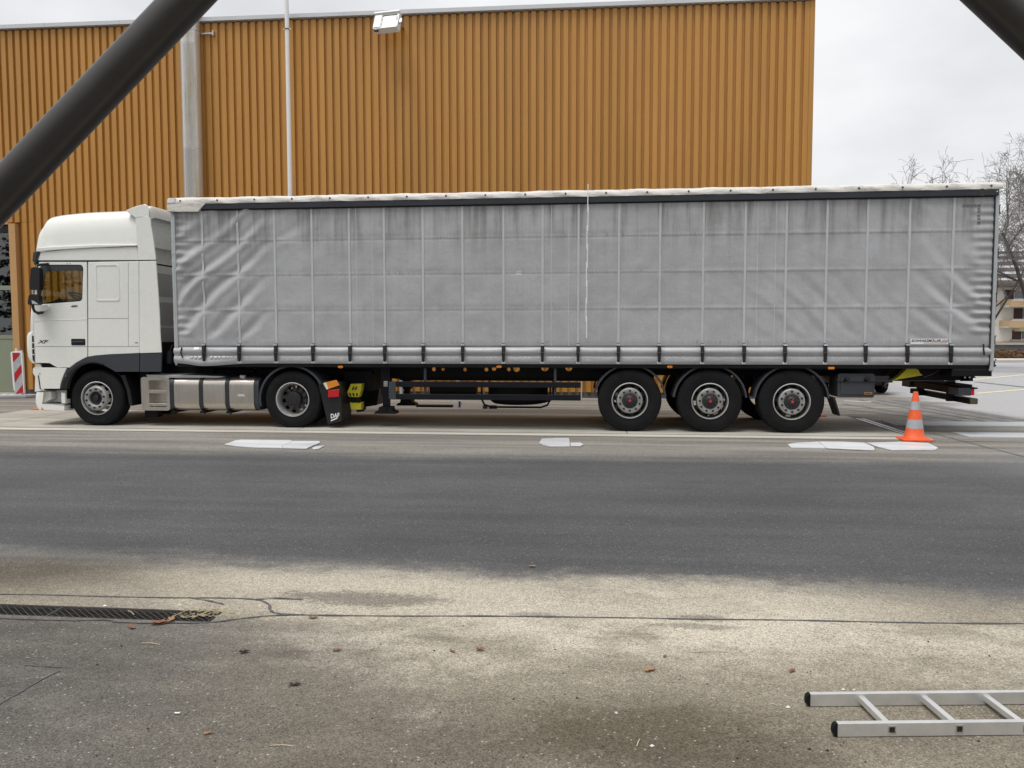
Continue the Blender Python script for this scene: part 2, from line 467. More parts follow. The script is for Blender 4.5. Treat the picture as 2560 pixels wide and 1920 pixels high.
M['bark'] = plain('bark', (0.075, 0.065, 0.055), 0.9, 0, 0.3, 9)
M['twig'] = plain('twig', (0.17, 0.155, 0.145), 0.9, 0, 0.3, 2)
M['rust'] = plain('rust', (0.06, 0.035, 0.03), 0.85, 0, 0.5, 20)
M['render_white'] = plain('render_white', (0.70, 0.665, 0.59), 0.85, 0, 0.05, 0.6)
M['balcony'] = plain('balcony', (0.48, 0.335, 0.19), 0.8, 0, 0.1, 0.8)
M['shutter'] = plain('shutter', (0.06, 0.025, 0.022), 0.7)
M['win_frame'] = plain('win_frame', (0.72, 0.72, 0.70), 0.5)
M['far_glass'] = plain('far_glass', (0.10, 0.12, 0.125), 0.12, 0, 0.3, 1.5, 0.8)
M['roof_tile'] = plain('roof_tile', (0.085, 0.07, 0.065), 0.8, 0, 0.35, 1.2)
M['snow'] = plain('snow', (0.80, 0.82, 0.84), 0.7, 0, 0.05)
M['hedge'] = plain('hedge', (0.20, 0.115, 0.055), 0.9, 0, 0.5, 3)
M['hedge_dark'] = plain('hedge_dark', (0.085, 0.065, 0.045), 0.9, 0, 0.4, 3)
M['awning'] = plain('awning', (0.66, 0.58, 0.36), 0.7)
M['needle'] = plain('needle', (0.03, 0.045, 0.028), 0.8, 0, 0.4, 1)

# ------------------------------------------------------------------ mesh helpers
class MB:
    def __init__(s):
        s.v, s.f = [], []
    def add(s, vs, fs):
        k = len(s.v)
        s.v += [tuple(p) for p in vs]
        s.f += [tuple(i + k for i in q) for q in fs]
        return s
    def box(s, x0, x1, y0, y1, z0, z1):
        return s.add([(x0,y0,z0),(x1,y0,z0),(x1,y1,z0),(x0,y1,z0),(x0,y0,z1),(x1,y0,z1),(x1,y1,z1),(x0,y1,z1)],
                     [(0,3,2,1),(4,5,6,7),(0,1,5,4),(1,2,6,5),(2,3,7,6),(3,0,4,7)])
    def prism(s, poly, y0, y1, holes=()):
        """(x,z) outline, extruded from y0 to y1"""
        loops = [list(poly)] + [list(h) for h in holes]
        tri = tessellate_polygon([[Vector((a, b, 0)) for a, b in l] for l in loops])
        flat = [q for l in loops for q in l]
        n = len(flat)
        vs = [(a, y0, b) for a, b in flat] + [(a, y1, b) for a, b in flat]
        fs = []
        for t in tri:
            a, b, c = (Vector((flat[i][0], flat[i][1], 0)) for i in t)
            up = (b - a).cross(c - a).z > 0
            t = tuple(t) if up else tuple(reversed(t))
            fs.append(t)                                    # front faces -Y
            fs.append(tuple(i + n for i in reversed(t)))
        k = 0
        for li, l in enumerate(loops):
            q = len(l)
            area = sum(l[i][0] * l[(i + 1) % q][1] - l[(i + 1) % q][0] * l[i][1] for i in range(q))
            ccw = (area > 0) == (li == 0)
            for i in range(q):
                a, b = k + i, k + (i + 1) % q
                fs.append((b, a, a + n, b + n) if ccw else (a, b, b + n, a + n))
            k += q
        return s.add(vs, fs)
    def prism_z(s, poly, z0, z1):
        """(x,y) outline, extruded upwards"""
        t = MB().prism(poly, 0, 1)
        return s.add([(x, z, z0 if y == 0 else z1) for x, y, z in t.v], [tuple(reversed(q)) for q in t.f])
    def tube(s, a, b, r0, r1=None, n=10, cap=True):
        r1 = r0 if r1 is None else r1
        a, b = Vector(a), Vector(b)
        d = (b - a)
        if d.length < 1e-7:
            return s
        d.normalize()
        u = d.orthogonal().normalized(); v = d.cross(u)
        vs = []
        for p, r in ((a, r0), (b, r1)):
            for i in range(n):
                t = 2 * math.pi * i / n
                vs.append(p + u * (r * math.cos(t)) + v * (r * math.sin(t)))
        fs = [(i, (i + 1) % n, n + (i + 1) % n, n + i) for i in range(n)]
        if cap:
            fs += [tuple(reversed(range(n))), tuple(range(n, 2 * n))]
        return s.add(vs, fs)
    def path(s, pts, r, n=8):
        pts = [Vector(p) for p in pts]
        rs = r if isinstance(r, (list, tuple)) else [r] * len(pts)
        ring = []
        u = None
        for i, p in enumerate(pts):
            d = (pts[min(i + 1, len(pts) - 1)] - pts[max(i - 1, 0)]).normalized()
            u = d.orthogonal().normalized() if u is None else (u - d * u.dot(d)).normalized()
            v = d.cross(u)
            ring.append([p + u * (rs[i] * math.cos(2 * math.pi * k / n)) + v * (rs[i] * math.sin(2 * math.pi * k / n)) for k in range(n)])
        vs = [q for l in ring for q in l]
        fs = []
        for i in range(len(pts) - 1):
            for k in range(n):
                a, b = i * n + k, i * n + (k + 1) % n
                fs.append((a, b, b + n, a + n))
        fs += [tuple(reversed(range(n))), tuple(range(len(vs) - n, len(vs)))]
        return s.add(vs, fs)
    def lathe_y(s, c, prof, n=48, skip=None):
        """turned about an axis along Y through c=(x,z); prof = [(r, y)]"""
        vs = []
        for r, y in prof:
            for i in range(n):
                t = 2 * math.pi * i / n
                vs.append((c[0] + r * math.cos(t), y, c[1] + r * math.sin(t)))
        fs = []
        for j in range(len(prof) - 1):
            for i in range(n):
                if skip and skip(j, i):
                    continue
                a, b = j * n + i, j * n + (i + 1) % n
                fs.append((a, a + n, b + n, b))
        return s.add(vs, fs)
    def lathe_z(s, c, prof, n=32):
        vs = []
        for r, z in prof:
            for i in range(n):
                t = 2 * math.pi * i / n
                vs.append((c[0] + r * math.cos(t), c[1] + r * math.sin(t), z))
        fs = []
        for j in range(len(prof) - 1):
            for i in range(n):
                a, b = j * n + i, j * n + (i + 1) % n
                fs.append((a, b, b + n, a + n))
        return s.add(vs, fs)
    def grid(s, rows):
        n = len(rows[0])
        vs = [p for r in rows for p in r]
        fs = [(j * n + i, j * n + i + 1, (j + 1) * n + i + 1, (j + 1) * n + i) for j in range(len(rows) - 1) for i in range(n - 1)]
        return s.add(vs, fs)
    def build(s, name, mat, parent=None, bev=0.0, seg=2, smooth=35, loc=None, local=False):
        me = bpy.data.meshes.new(name)
        me.from_pydata(s.v, [], s.f)
        me.materials.append(M[mat] if isinstance(mat, str) else mat)
        if smooth:
            me.polygons.foreach_set('use_smooth', [True] * len(me.polygons))
            me.set_sharp_from_angle(angle=R(smooth))
        me.update()
        o = bpy.data.objects.new(name, me)
        COL.objects.link(o)
        if parent is not None:
            o.parent = parent
            if parent.type == 'EMPTY' and not local:
                o.matrix_parent_inverse = parent.matrix_basis.inverted()
        if loc:
            o.location = loc
        if bev:
            b = o.modifiers.new('bevel', 'BEVEL')
            b.width = bev; b.segments = seg; b.limit_method = 'ANGLE'; b.angle_limit = R(40)
            b.harden_normals = True
        return o

def tag(o, label=None, cat=None, group=None, kind=None):
    if label: o['label'] = label
    if cat: o['category'] = cat
    if group: o['group'] = group
    if kind: o['kind'] = kind
    return o

def thing(name, loc, label, cat, group=None):
    o = bpy.data.objects.new(name, None)
    o.empty_display_size = 0.2
    COL.objects.link(o)
    o.location = loc
    return tag(o, label, cat, group)

def dup(root, loc, rotz=None, label=None, group=None):
    r = root.copy(); COL.objects.link(r); r.location = loc
    if rotz is not None:
        r.rotation_euler.z = rotz
    if label: r['label'] = label
    if group: r['group'] = group
    def rec(src, dst):
        for ch in list(src.children):
            c = ch.copy(); COL.objects.link(c); c.parent = dst
            rec(ch, c)
    rec(root, r)
    return r

def sub(name, mb, mat, parent, **k):
    """a piece of a part: parent mesh sits untransformed in the thing's frame, so world coordinates carry over"""
    o = mb.build(name, mat, None, **k)
    o.parent = parent
    return o

def text(name, body, size, mat, parent, place, shear=0.0, bold=0.0, depth=0.002, align='LEFT', xscale=1.0):
    """lettering as raised mesh; place(u, v, d) maps text plane -> world"""
    c = bpy.data.curves.new(name, 'FONT')
    c.body = body; c.size = size; c.shear = shear; c.offset = bold; c.extrude = depth; c.align_x = align
    c.resolution_u = 3
    t = bpy.data.objects.new(name, c)
    COL.objects.link(t)
    me = bpy.data.meshes.new_from_object(t.evaluated_get(bpy.context.evaluated_depsgraph_get()))
    bpy.data.objects.remove(t); bpy.data.curves.remove(c)
    for v in me.vertices:
        v.co = place(v.co.x * xscale, v.co.y, v.co.z)
    me.materials.clear(); me.materials.append(M[mat])
    o = bpy.data.objects.new(name, me)
    COL.objects.link(o)
    o.parent = parent
    if parent.type == 'EMPTY':
        o.matrix_parent_inverse = parent.matrix_basis.inverted()
    return o

def arc(cx, cz, r, a0, a1, n=16):
    return [(cx + r * math.cos(R(a0 + (a1 - a0) * i / n)), cz + r * math.sin(R(a0 + (a1 - a0) * i / n))) for i in range(n + 1)]

def rrect(x0, x1, z0, z1, r, n=5):
    return arc(x0 + r, z0 + r, r, 180, 270, n) + arc(x1 - r, z0 + r, r, 270, 360, n) + arc(x1 - r, z1 - r, r, 0, 90, n) + arc(x0 + r, z1 - r, r, 90, 180, n)

def smooth_line(pts, n=6):
    """Catmull-Rom through (x,z) points"""
    out = []
    P = [pts[0]] + list(pts) + [pts[-1]]
    for i in range(1, len(P) - 2):
        p0, p1, p2, p3 = (np.array(P[i + k], float) for k in (-1, 0, 1, 2))
        for k in range(n):
            t = k / n
            out.append(tuple(0.5 * ((2 * p1) + (-p0 + p2) * t + (2 * p0 - 5 * p1 + 4 * p2 - p3) * t * t + (-p0 + 3 * p1 - 3 * p2 + p3) * t ** 3)))
    out.append(tuple(pts[-1]))
    return out

#@@STRUCTURE

# ------------------------------------------------------------------ ground
SLOT = (-7.0, -2.80, -9.105, -8.925)      # drain channel: x0, x1, y0, y1
g = MB()
B = 260.0
x0, x1, y0, y1 = SLOT
for q in ((-B, x0, -B, B), (x1, B, -B, B), (x0, x1, -B, y0), (x0, x1, y1, B)):
    g.add([(q[0], q[2], 0), (q[1], q[2], 0), (q[1], q[3], 0), (q[0], q[3], 0)], [(0, 1, 2, 3)])
tag(g.build('ground', 'ground', smooth=0), kind='structure')

# weighbridge deck let into the asphalt
def sheet(name, x0, x1, y0, y1, z, mat, parent=None):
    b = MB().add([(x0, y0, z), (x1, y0, z), (x1, y1, z), (x0, y1, z)], [(0, 1, 2, 3)])
    return b.build(name, mat, parent, smooth=0)
deck = sheet('weighbridge_pit', -12.80, 4.62, -0.60, 2.98, 0.003, 'plinth')
tag(deck, kind='structure')
DZ = 0.010
dx = [-11.47, -5.62, -0.05, 4.36]
for a, b in zip(dx[:-1], dx[1:]):
    sub('deck_slab', MB().box(a + 0.008, b - 0.008, -0.25, 2.42, 0.004, DZ), 'deck', deck, smooth=0)
sub('end_slab', MB().box(-12.78, -11.49, -0.265, 2.72, 0.004, DZ), 'deck', deck, smooth=0)
sub('edge_kerb', MB().box(-12.78, 4.60, -0.59, -0.315, 0.004, DZ), 'edge', deck, smooth=0)
sub('edge_kerb', MB().box(-11.47, 4.36, 2.445, 2.96, 0.004, DZ), 'edge', deck, smooth=0)
for k in (0, 1):
    sub('end_rail', MB().box(4.375 + k * 0.10, 4.435 + k * 0.10, -0.265, 2.42, 0.004, 0.016), 'galv', deck, smooth=0)
for k, (a, b) in enumerate(((1.45, 2.12), (-0.16, 0.46))):
    tag(MB().box(4.75 + 0.55 * k, 30, a, b, -0.01, 0.008).build('approach_strip', 'strip', smooth=0), kind='structure')

def stripe(name, a, b, wd, mat, z=0.005):
    a, b = Vector((*a, 0)), Vector((*b, 0))
    d = (b - a).normalized(); nrm = Vector((-d.y, d.x, 0)) * wd / 2
    q = MB().add([(*(a - nrm).xy, z), (*(b - nrm).xy, z), (*(b + nrm).xy, z), (*(a + nrm).xy, z)], [(0, 1, 2, 3)])
    return tag(q.build(name, mat, smooth=0), kind='structure')
stripe('road_marking', G(2395, 953), G(2600, 933), 0.16, 'line_yellow')
stripe('road_marking', G(2440, 984), G(2700, 962), 0.16, 'line_yellow')
stripe('road_marking', G(2190, 953), G(2330, 957), 0.3, 'line_yellow', 0.006)
stripe('road_marking', G(2110, 1003), G(2178, 1005), 0.12, 'line_white', 0.007)
stripe('tyre_mark', G(2440, 955), G(2700, 983), 0.22, 'tyre_mark', 0.006)
for (a, b, wd) in (((2110, 1010), (2400, 1052), .16), ((2150, 1000), (2480, 1056), .14), ((2200, 1001), (2560, 1061), .20), ((2240, 1000), (2560, 1052), .3),
                   ((2100, 1022), (2330, 1048), .12), ((2330, 1083), (2560, 1142), .03), ((2390, 1103), (2560, 1105), .03)):
    stripe('tyre_mark', G(*a), G(*b), wd, 'tyre_mark', 0.005)

# crack sealing on the near verge: wavy tar bands
def tar_band(name, pts, wd, z=0.004):
    line = smooth_line([G(*p) for p in pts], 10)
    rows = [[], []]
    for i, p in enumerate(line):
        q0, q1 = line[max(i - 1, 0)], line[min(i + 1, len(line) - 1)]
        d = Vector((q1[0] - q0[0], q1[1] - q0[1])).normalized()
        wv = wd * (0.55 + 0.9 * random.random() * (0.5 + 0.5 * math.sin(i * 0.7)))
        for r_, s_ in ((0, -1), (1, 1)):
            rows[r_].append((p[0] - d.y * s_ * wv / 2, p[1] + d.x * s_ * wv / 2, z))
    return tag(MB().grid(rows).build(name, 'tar', smooth=0), kind='structure')
tar_band('crack_sealing', [(-40, 1486), (120, 1488), (260, 1492), (420, 1495), (560, 1496), (640, 1500), (672, 1512), (676, 1526), (700, 1535), (800, 1539), (1000, 1541), (1200, 1541), (1400, 1543), (1600, 1546), (1750, 1549), (1960, 1551), (2200, 1556), (2400, 1559), (2600, 1560)], 0.018)
tar_band('crack_sealing', [(-40, 1545), (60, 1549), (180, 1552), (260, 1551), (300, 1556), (380, 1559), (520, 1557), (600, 1548), (680, 1540), (760, 1538)], 0.018, 0.005)
tar_band('crack_sealing', [(640, 1500), (690, 1497), (760, 1500)], 0.018, 0.006)
tar_band('crack_sealing', [(470, 1495), (520, 1503), (560, 1512)], 0.014, 0.006)
tar_band('crack', [(-20, 1772), (40, 1738), (95, 1705), (150, 1677)], 0.012, 0.004)
tar_band('crack', [(60, 1664), (120, 1668), (182, 1671)], 0.008, 0.005)

# drain channel with expanded-metal grating
ch = MB()
x0, x1, y0, y1 = SLOT
D = -0.16
ch.add([(x0, y0, 0), (x1, y0, 0), (x1, y1, 0), (x0, y1, 0), (x0, y0, D), (x1, y0, D), (x1, y1, D), (x0, y1, D)],
       [(4, 5, 6, 7), (0, 1, 5, 4), (1, 2, 6, 5), (2, 3, 7, 6), (3, 0, 4, 7)])
chan = tag(ch.build('drain_channel', 'panel_gap', smooth=0), 'long rusty drain channel with diamond mesh grating beside the tar seams', 'drain')
def grating(xa, xb):
    b = MB()
    yb, yt = y0 + 0.012, y1 - 0.012
    n = int((xb - xa) / 0.045)
    H = yt - yb
    for i in range(n + 24):
        for sgn in (1, -1):
            xs = xa + (i - 12) * 0.045
            xe = xs + sgn * 0.18
            pts = []
            for t in (0, 1):
                pts.append([xs + (xe - xs) * t, yb + H * t])
            # clip to the panel
            (ax, ay), (bx, by) = pts
            lo, hi = 0.0, 1.0
            dxx = bx - ax
            for lim, s_ in ((xa, 1), (xb, -1)):
                if dxx * s_ > 0:
                    lo = max(lo, (lim - ax) / dxx)
                elif dxx * s_ < 0:
                    hi = min(hi, (lim - ax) / dxx)
            if hi - lo < 0.05:
                continue
            a = Vector((ax + dxx * lo, ay + H * lo, -0.006)); c = Vector((ax + dxx * hi, ay + H * hi, -0.006))
            d = (c - a).normalized(); nn = Vector((-d.y, d.x, 0)) * 0.0015
            z = Vector((0, 0, 0.003))
            b.add([a - nn - z, c - nn - z, c + nn - z, a + nn - z, a - nn, c - nn, c + nn, a + nn],
                  [(4, 5, 6, 7), (0, 1, 5, 4), (2, 3, 7, 6)])
    b.box(xa, xb, yb - 0.006, yb, -0.02, -0.001); b.box(xa, xb, yt, yt + 0.006, -0.02, -0.001)
    b.box(xa, xa + 0.005, yb, yt, -0.02, -0.002); b.box(xb - 0.005, xb, yb, yt, -0.02, -0.002)
    return b
xx = x1 - 0.01
while xx > x0 + 0.1:
    xa = max(xx - 1.0, x0 + 0.005)
    sub('grating_panel', grating(xa, xx - 0.004), 'rim_dirty', chan, smooth=0)
    xx = xa

# ------------------------------------------------------------------ hall with ribbed ochre cladding
BY = 7.0
hall = thing('industrial_hall', (-1.0, BY, 0), 'tall hall clad in ribbed ochre sheet with pale grey roof edge', 'building')
hall.rotation_euler.z = math.atan(0.011)
HX0, HX1 = -18.5, 5.66         # local to the hall (offset -1)
ROOF = 9.63
rib = []
def sheet_profile(n):
    """five ribs to a metre of sheet"""
    pts = []
    for i in range(n):
        b = i * 0.20
        pts += [(b, 0.062), (b + 0.066, 0.062), (b + 0.074, 0.0), (b + 0.192, 0.0)]
    pts.append((n * 0.20, 0.062))
    return pts
def clad_mesh(n, z0, z1):
    pr = sheet_profile(n)
    rows = [[(x, y, z) for x, y in pr] for z in (z0, z1)]
    return MB().grid(rows)
xs = HX1 - 0.11
first = {}
k = 0
while xs > HX0:
    x0_ = xs - 1.0
    z0 = 0.15
    if x0_ < -15.0:
        z0 = 4.62                 # above the glazed door
    if x0_ < -15.0 < x0_ + 1.0:
        clad_mesh(2, 0.15, 4.615).build('cladding_panel', 'ochre', hall, smooth=0, local=True, loc=(x0_ + 0.6, 0.0, 0))
    if z0 not in first:
        first[z0] = clad_mesh(5, z0, ROOF - 0.02).build('cladding_panel', 'ochre', hall, smooth=0, local=True, loc=(x0_, 0, 0))
    else:
        c = first[z0].copy(); COL.objects.link(c); c.location = (x0_, 0.0025 * (k % 2), 0)
    xs = x0_; k += 1
MB().box(HX0 + 0.02, HX1 - 0.02, 0.12, 12.0, 0.16, ROOF - 0.05).build('wall_core', 'ochre', hall, smooth=0, local=True)
MB().box(HX1 - 0.115, HX1 + 0.0, -0.012, 0.10, 0.15, ROOF - 0.012).build('corner_trim', 'ochre', hall, smooth=0, local=True, bev=0.004)
MB().box(HX0, HX1 - 0.03, 0.055, 12.02, -0.02, 0.15).build('plinth', 'plinth', hall, smooth=0, local=True)
MB().box(HX0, HX1, -0.09, 12.1, ROOF, ROOF + 0.105).build('roof_flashing', 'flash_grey', hall, smooth=0, local=True, bev=0.006)
for q in (-11.85, -13.9, -5.9, -1.9, 2.1):
    MB().box(q, q + 0.012, -0.094, -0.088, ROOF + 0.003, ROOF + 0.104).build('flashing_joint', 'steel_light', hall, smooth=0, local=True)
# small screws in the grooves
scr = MB()
for i in range(0, 58):
    for z in (5.0, 6.9, 8.85):
        x_ = HX1 - 0.11 - 0.4 * i - 0.17
        if x_ < HX0: continue
        scr.box(x_ - 0.007, x_ + 0.007, 0.050, 0.063, z, z + 0.014)
tag(scr.build('screws', 'ochre_trim', hall, smooth=0, local=True), kind='stuff')
# end wall of the hall is plain core; glazed door at its left
DX = -15.07                     # right jamb (hall frame)
def LX(px, py):                 # picture x -> hall frame x
    return S(px, py, BY)[0] + 1.0
jx0, jx1 = LX(46, 780), LX(62, 780)
zt = S(40, 562, BY)[1]
MB().box(jx0, jx1, -0.09, 0.10, 0.05, zt).build('door_jamb', 'ochre_trim', hall, smooth=0, local=True, bev=0.005)
MB().box(HX0, jx0 - 0.005, -0.10, 0.02, zt - 0.02, zt + 0.05).build('door_canopy', 'ochre_trim', hall, smooth=0, local=True, bev=0.004)
z1a, z1b = S(20, 715, BY)[1], S(20, 584, BY)[1]
z2a, z2b = S(20, 838, BY)[1], S(20, 726, BY)[1]
zb = S(20, 983, BY)[1] + 0.05
MB().box(HX0, jx0 - 0.01, 0.0, 0.06, z1b, zt - 0.03).build('door_header', 'black_plastic', hall, smooth=0, local=True)
MB().box(HX0, jx0 - 0.01, 0.0, 0.05, z2b, z1a).build('door_mullion', 'frame_green', hall, smooth=0, local=True, bev=0.004)
MB().box(HX0, jx0 - 0.01, 0.0, 0.05, z2a - 0.10, z2a).build('door_mullion', 'frame_green', hall, smooth=0, local=True, bev=0.004)
MB().box(HX0, jx0 - 0.01, 0.01, 0.05, zb, z2a - 0.108).build('door_panel', 'frame_green', hall, smooth=0, local=True, bev=0.004)
MB().box(HX0, jx0 - 0.01, -0.04, 0.06, zb - 0.09, zb - 0.01).build('door_sill', 'edge', hall, smooth=0, local=True)
for a, b in ((z1a, z1b), (z2a, z2b)):
    MB().box(HX0, jx0 - 0.012, 0.03, 0.036, a + 0.003, b - 0.003).build('glass_pane', 'door_glass', hall, smooth=0, local=True)
MB().box(HX0 + 0.05, jx0 - 0.05, 0.09, 0.115, z2a, zt - 0.05).build('blind', 'room_dark', hall, smooth=0, local=True)

# stainless flue in front of the wall
fy = BY - 0.30
fx = (S(462, 495, fy)[0] + S(508, 495, fy)[0]) / 2
fr = (S(508, 495, fy)[0] - S(462, 495, fy)[0]) / 2 * 0.98
fl = thing('flue_pipe', (fx, fy, 0), 'wide stained stainless steel flue rising up the hall wall', 'flue')
zj = [0.0, 2.4, 4.0, S(485, 375, fy)[1], S(485, 113, fy)[1], S(485, 70, fy)[1] + 0.02, 10.6]
for a, b in zip(zj[:-1], zj[1:]):
    MB().lathe_z((fx, fy), [(fr * 0.985, a + 0.004), (fr, a + 0.02), (fr, b - 0.03), (fr * 1.012, b - 0.022), (fr * 1.012, b - 0.004), (fr * 0.985, b)], 40).build('flue_section', 'stainless', fl, smooth=50)
zc = S(485, 77, fy)[1]
MB().lathe_z((fx, fy), [(fr + 0.002, zc - 0.03), (fr + 0.012, zc - 0.03), (fr + 0.012, zc + 0.03), (fr + 0.002, zc + 0.03)], 40).build('clamp_band', 'galv', fl)
MB().box(fx + fr - 0.02, fx + fr + 0.34, fy + 0.12, fy + 0.16, zc - 0.05, zc - 0.01).build('wall_bracket', 'galv', fl, bev=0.003)
MB().box(fx + fr + 0.30, fx + fr + 0.34, fy + 0.10, fy + 0.30, zc - 0.09, zc + 0.03).build('wall_bracket', 'galv', fl, bev=0.003)

# flag pole
py_ = BY - 0.42
px_ = S(725.6, 486, py_)[0]
fp = thing('flag_pole', (px_, py_, 0), 'slim white flag pole standing close to the ochre wall', 'pole')
MB().lathe_z((px_, py_), [(0.066, 0), (0.060, 5.2), (0.055, 8.0), (0.050, 11.5), (0.0, 11.52)], 20).build('mast', 'white_paint', fp)
MB().lathe_z((px_, py_), [(0.11, 0.0), (0.11, 0.02), (0.07, 0.025), (0.066, 0.12)], 20).build('mast_foot', 'galv', fp)
zc = S(722, 73, py_)[1]
MB().lathe_z((px_, py_), [(0.058, zc - 0.012), (0.064, zc - 0.012), (0.064, zc + 0.012), (0.058, zc + 0.012)], 20).build('clamp_ring', 'badge', fp)
for s_ in (-1, 1):
    MB().tube((px_ + s_ * 0.06, py_, zc), (px_ + s_ * 0.095, py_, zc), 0.016, n=8).build('clamp_bolt', 'sticker', fp)

# pipes and posts in front of the hall, seen under the trailer
for (pxl, yy_, r_, hh, lab) in ((941, BY - 0.15, 0.065, 4.0, 'grey downpipe on the ochre wall behind the landing legs'),
                                (1003, BY - 0.15, 0.045, 4.0, 'thin pale downpipe on the ochre wall behind the side guard'),
                                (1146, BY - 0.16, 0.055, 4.0, 'pale blue-grey downpipe on the ochre wall behind the spare wheel')):
    xq = S(pxl, 960, yy_)[0]
    t = thing('downpipe', (xq, yy_, 0), lab, 'pipe', 'downpipes on the hall')
    MB().tube((xq, yy_, 0.0), (xq, yy_, hh), r_, n=16).build('pipe', 'steel_light', t)
    MB().lathe_z((xq, yy_), [(r_ + .002, 1.5), (r_ + .012, 1.5), (r_ + .012, 1.53), (r_ + .002, 1.53)], 16).build('pipe_clip', 'galv', t)
bx_, by_ = G(1149, 1019)
t = thing('post_stub', (bx_, by_, 0), 'short blue post stub standing on the ground under the trailer', 'post')
MB().box(bx_ - 0.022, bx_ + 0.022, by_ - 0.02, by_ + 0.02, 0, 0.14).build('stub', 'blue_paint', t, bev=0.004)
MB().box(bx_ + 0.0225, bx_ + 0.045, by_ - 0.016, by_ + 0.016, 0.05, 0.14).build('sleeve', 'steel_light', t, bev=0.003)
MB().box(bx_ - 0.05, bx_ + 0.05, by_ - 0.05, by_ + 0.05, 0, 0.006).build('foot_plate', 'galv', t)
a = G(1040, 1018); b = G(1132, 1018)
t = thing('floor_beam', (a[0], a[1], 0), 'long dark flat beam lying on the ground under the trailer', 'beam')
MB().box(a[0], b[0], a[1], a[1] + 0.14, 0, 0.05).build('beam', 'chassis_black', t, bev=0.006)
MB().box(a[0] + 0.02, b[0] - 0.02, a[1] + 0.03, a[1] + 0.11, 0.05, 0.056).build('top_strip', 'wood_dark', t)
a = G(1207, 1022); b = G(1240, 1022)
t = thing('timber_block', (a[0], a[1], 0), 'dark timber block with a white end beside the hall under the trailer', 'block')
MB().box(a[0], a[0] + 0.10, a[1], a[1] + 0.10, 0, 0.075).build('block', 'wood_dark', t, bev=0.004)
MB().box(a[0] + 0.105, a[0] + 0.13, a[1], a[1] + 0.10, 0, 0.065).build('block_end', 'white_paint', t, bev=0.002)
MB().box(a[0] + 0.135, a[0] + 0.30, a[1], a[1] + 0.10, 0, 0.075).build('block', 'wood_dark', t, bev=0.004)

# floodlight on an arm above the cladding
flx, flz = S(966, 52, BY - 0.55)
fy = BY - 0.55
fd = thing('floodlight', (flx, BY, flz), 'white weathered floodlight tilted down at the roof edge of the hall', 'floodlight')
rot = Matrix.Rotation(R(-24), 4, 'X')
rot = Matrix.Rotation(R(-9), 4, 'Z') @ rot
T = Matrix.Translation((flx, fy, flz)) @ rot
def tb(mb):
    mb.v = [tuple(T @ Vector(p)) for p in mb.v]
    return mb
wx, wz = 0.325, 0.235
tb(MB().prism(rrect(-wx, wx, -wz, wz, 0.05), -0.02, 0.16, holes=[rrect(-wx + 0.215, wx - 0.055, -wz + 0.04, wz - 0.07, 0.02)])).build('housing', 'white_paint', fd, bev=0.012)
tb(MB().box(-wx - 0.012, wx + 0.012, -0.07, 0.10, wz - 0.035, wz + 0.02)).build('hood', 'white_paint', fd, bev=0.012)
tb(MB().box(-wx + 0.02, -wx + 0.20, -0.035, -0.021, -wz + 0.03, wz - 0.06)).build('ballast_cover', 'steel_light', fd, bev=0.006)
tb(MB().box(-wx + 0.216, wx - 0.056, -0.008, -0.004, -wz + 0.041, wz - 0.071)).build('front_glass', 'lamp_glass', fd, smooth=0)
tb(MB().box(-wx + 0.205, wx - 0.045, 0.10, 0.14, -wz + 0.03, wz - 0.06)).build('reflector', 'galv', fd)
tb(MB().tube((-wx + 0.26, 0.06, 0.01), (wx - 0.12, 0.06, 0.01), 0.035, n=12)).build('lamp_tube', 'lens_clear', fd)
tb(MB().box(wx, wx + 0.07, 0.02, 0.07, -0.07, 0.05)).build('knuckle', 'galv', fd, bev=0.008)
tb(MB().box(-wx + 0.03, -wx + 0.14, -0.01, 0.06, -wz - 0.03, -wz)).build('cable_gland', 'badge', fd, bev=0.006)
MB().path([(flx + 0.30, fy + 0.10, flz - 0.03), (flx + 0.30, BY - 0.2, flz + 0.0), (flx + 0.30, BY + 0.04, flz + 0.02)], 0.022).build('wall_arm', 'galv', fd)

# ------------------------------------------------------------------ raking steel struts near the camera
def at_depth(px, py, d):
    r = ray(px, py)
    return CAM + r * d
def strut(a, b, dist, dia, label):
    A, Bp = at_depth(*a, dist), at_depth(*b, dist)
    d = (Bp - A).normalized()
    foot = A + d * ((0.02 - A.z) / d.z)
    top = A + d * ((6.3 - A.z) / d.z)
    t = thing('steel_strut', (foot.x, foot.y, 0), label, 'strut', 'raking struts of the canopy')
    MB().tube(foot - d * 0.0, top, dia / 2, n=48).build('tube', 'strut_dark', t, smooth=60)
    MB().box(foot.x - 0.25, foot.x + 0.25, foot.y - 0.2, foot.y + 0.2, 0, 0.025).build('base_plate', 'strut_dark', t, bev=0.004)
strut((0, 489), (466, 0), 5.2, 0.255, 'thick dark steel tube strut slanting up across the ochre wall')
strut((2444, -40), (2600, 106), 5.2, 0.255, 'dark steel tube strut slanting down in front of the open sky')

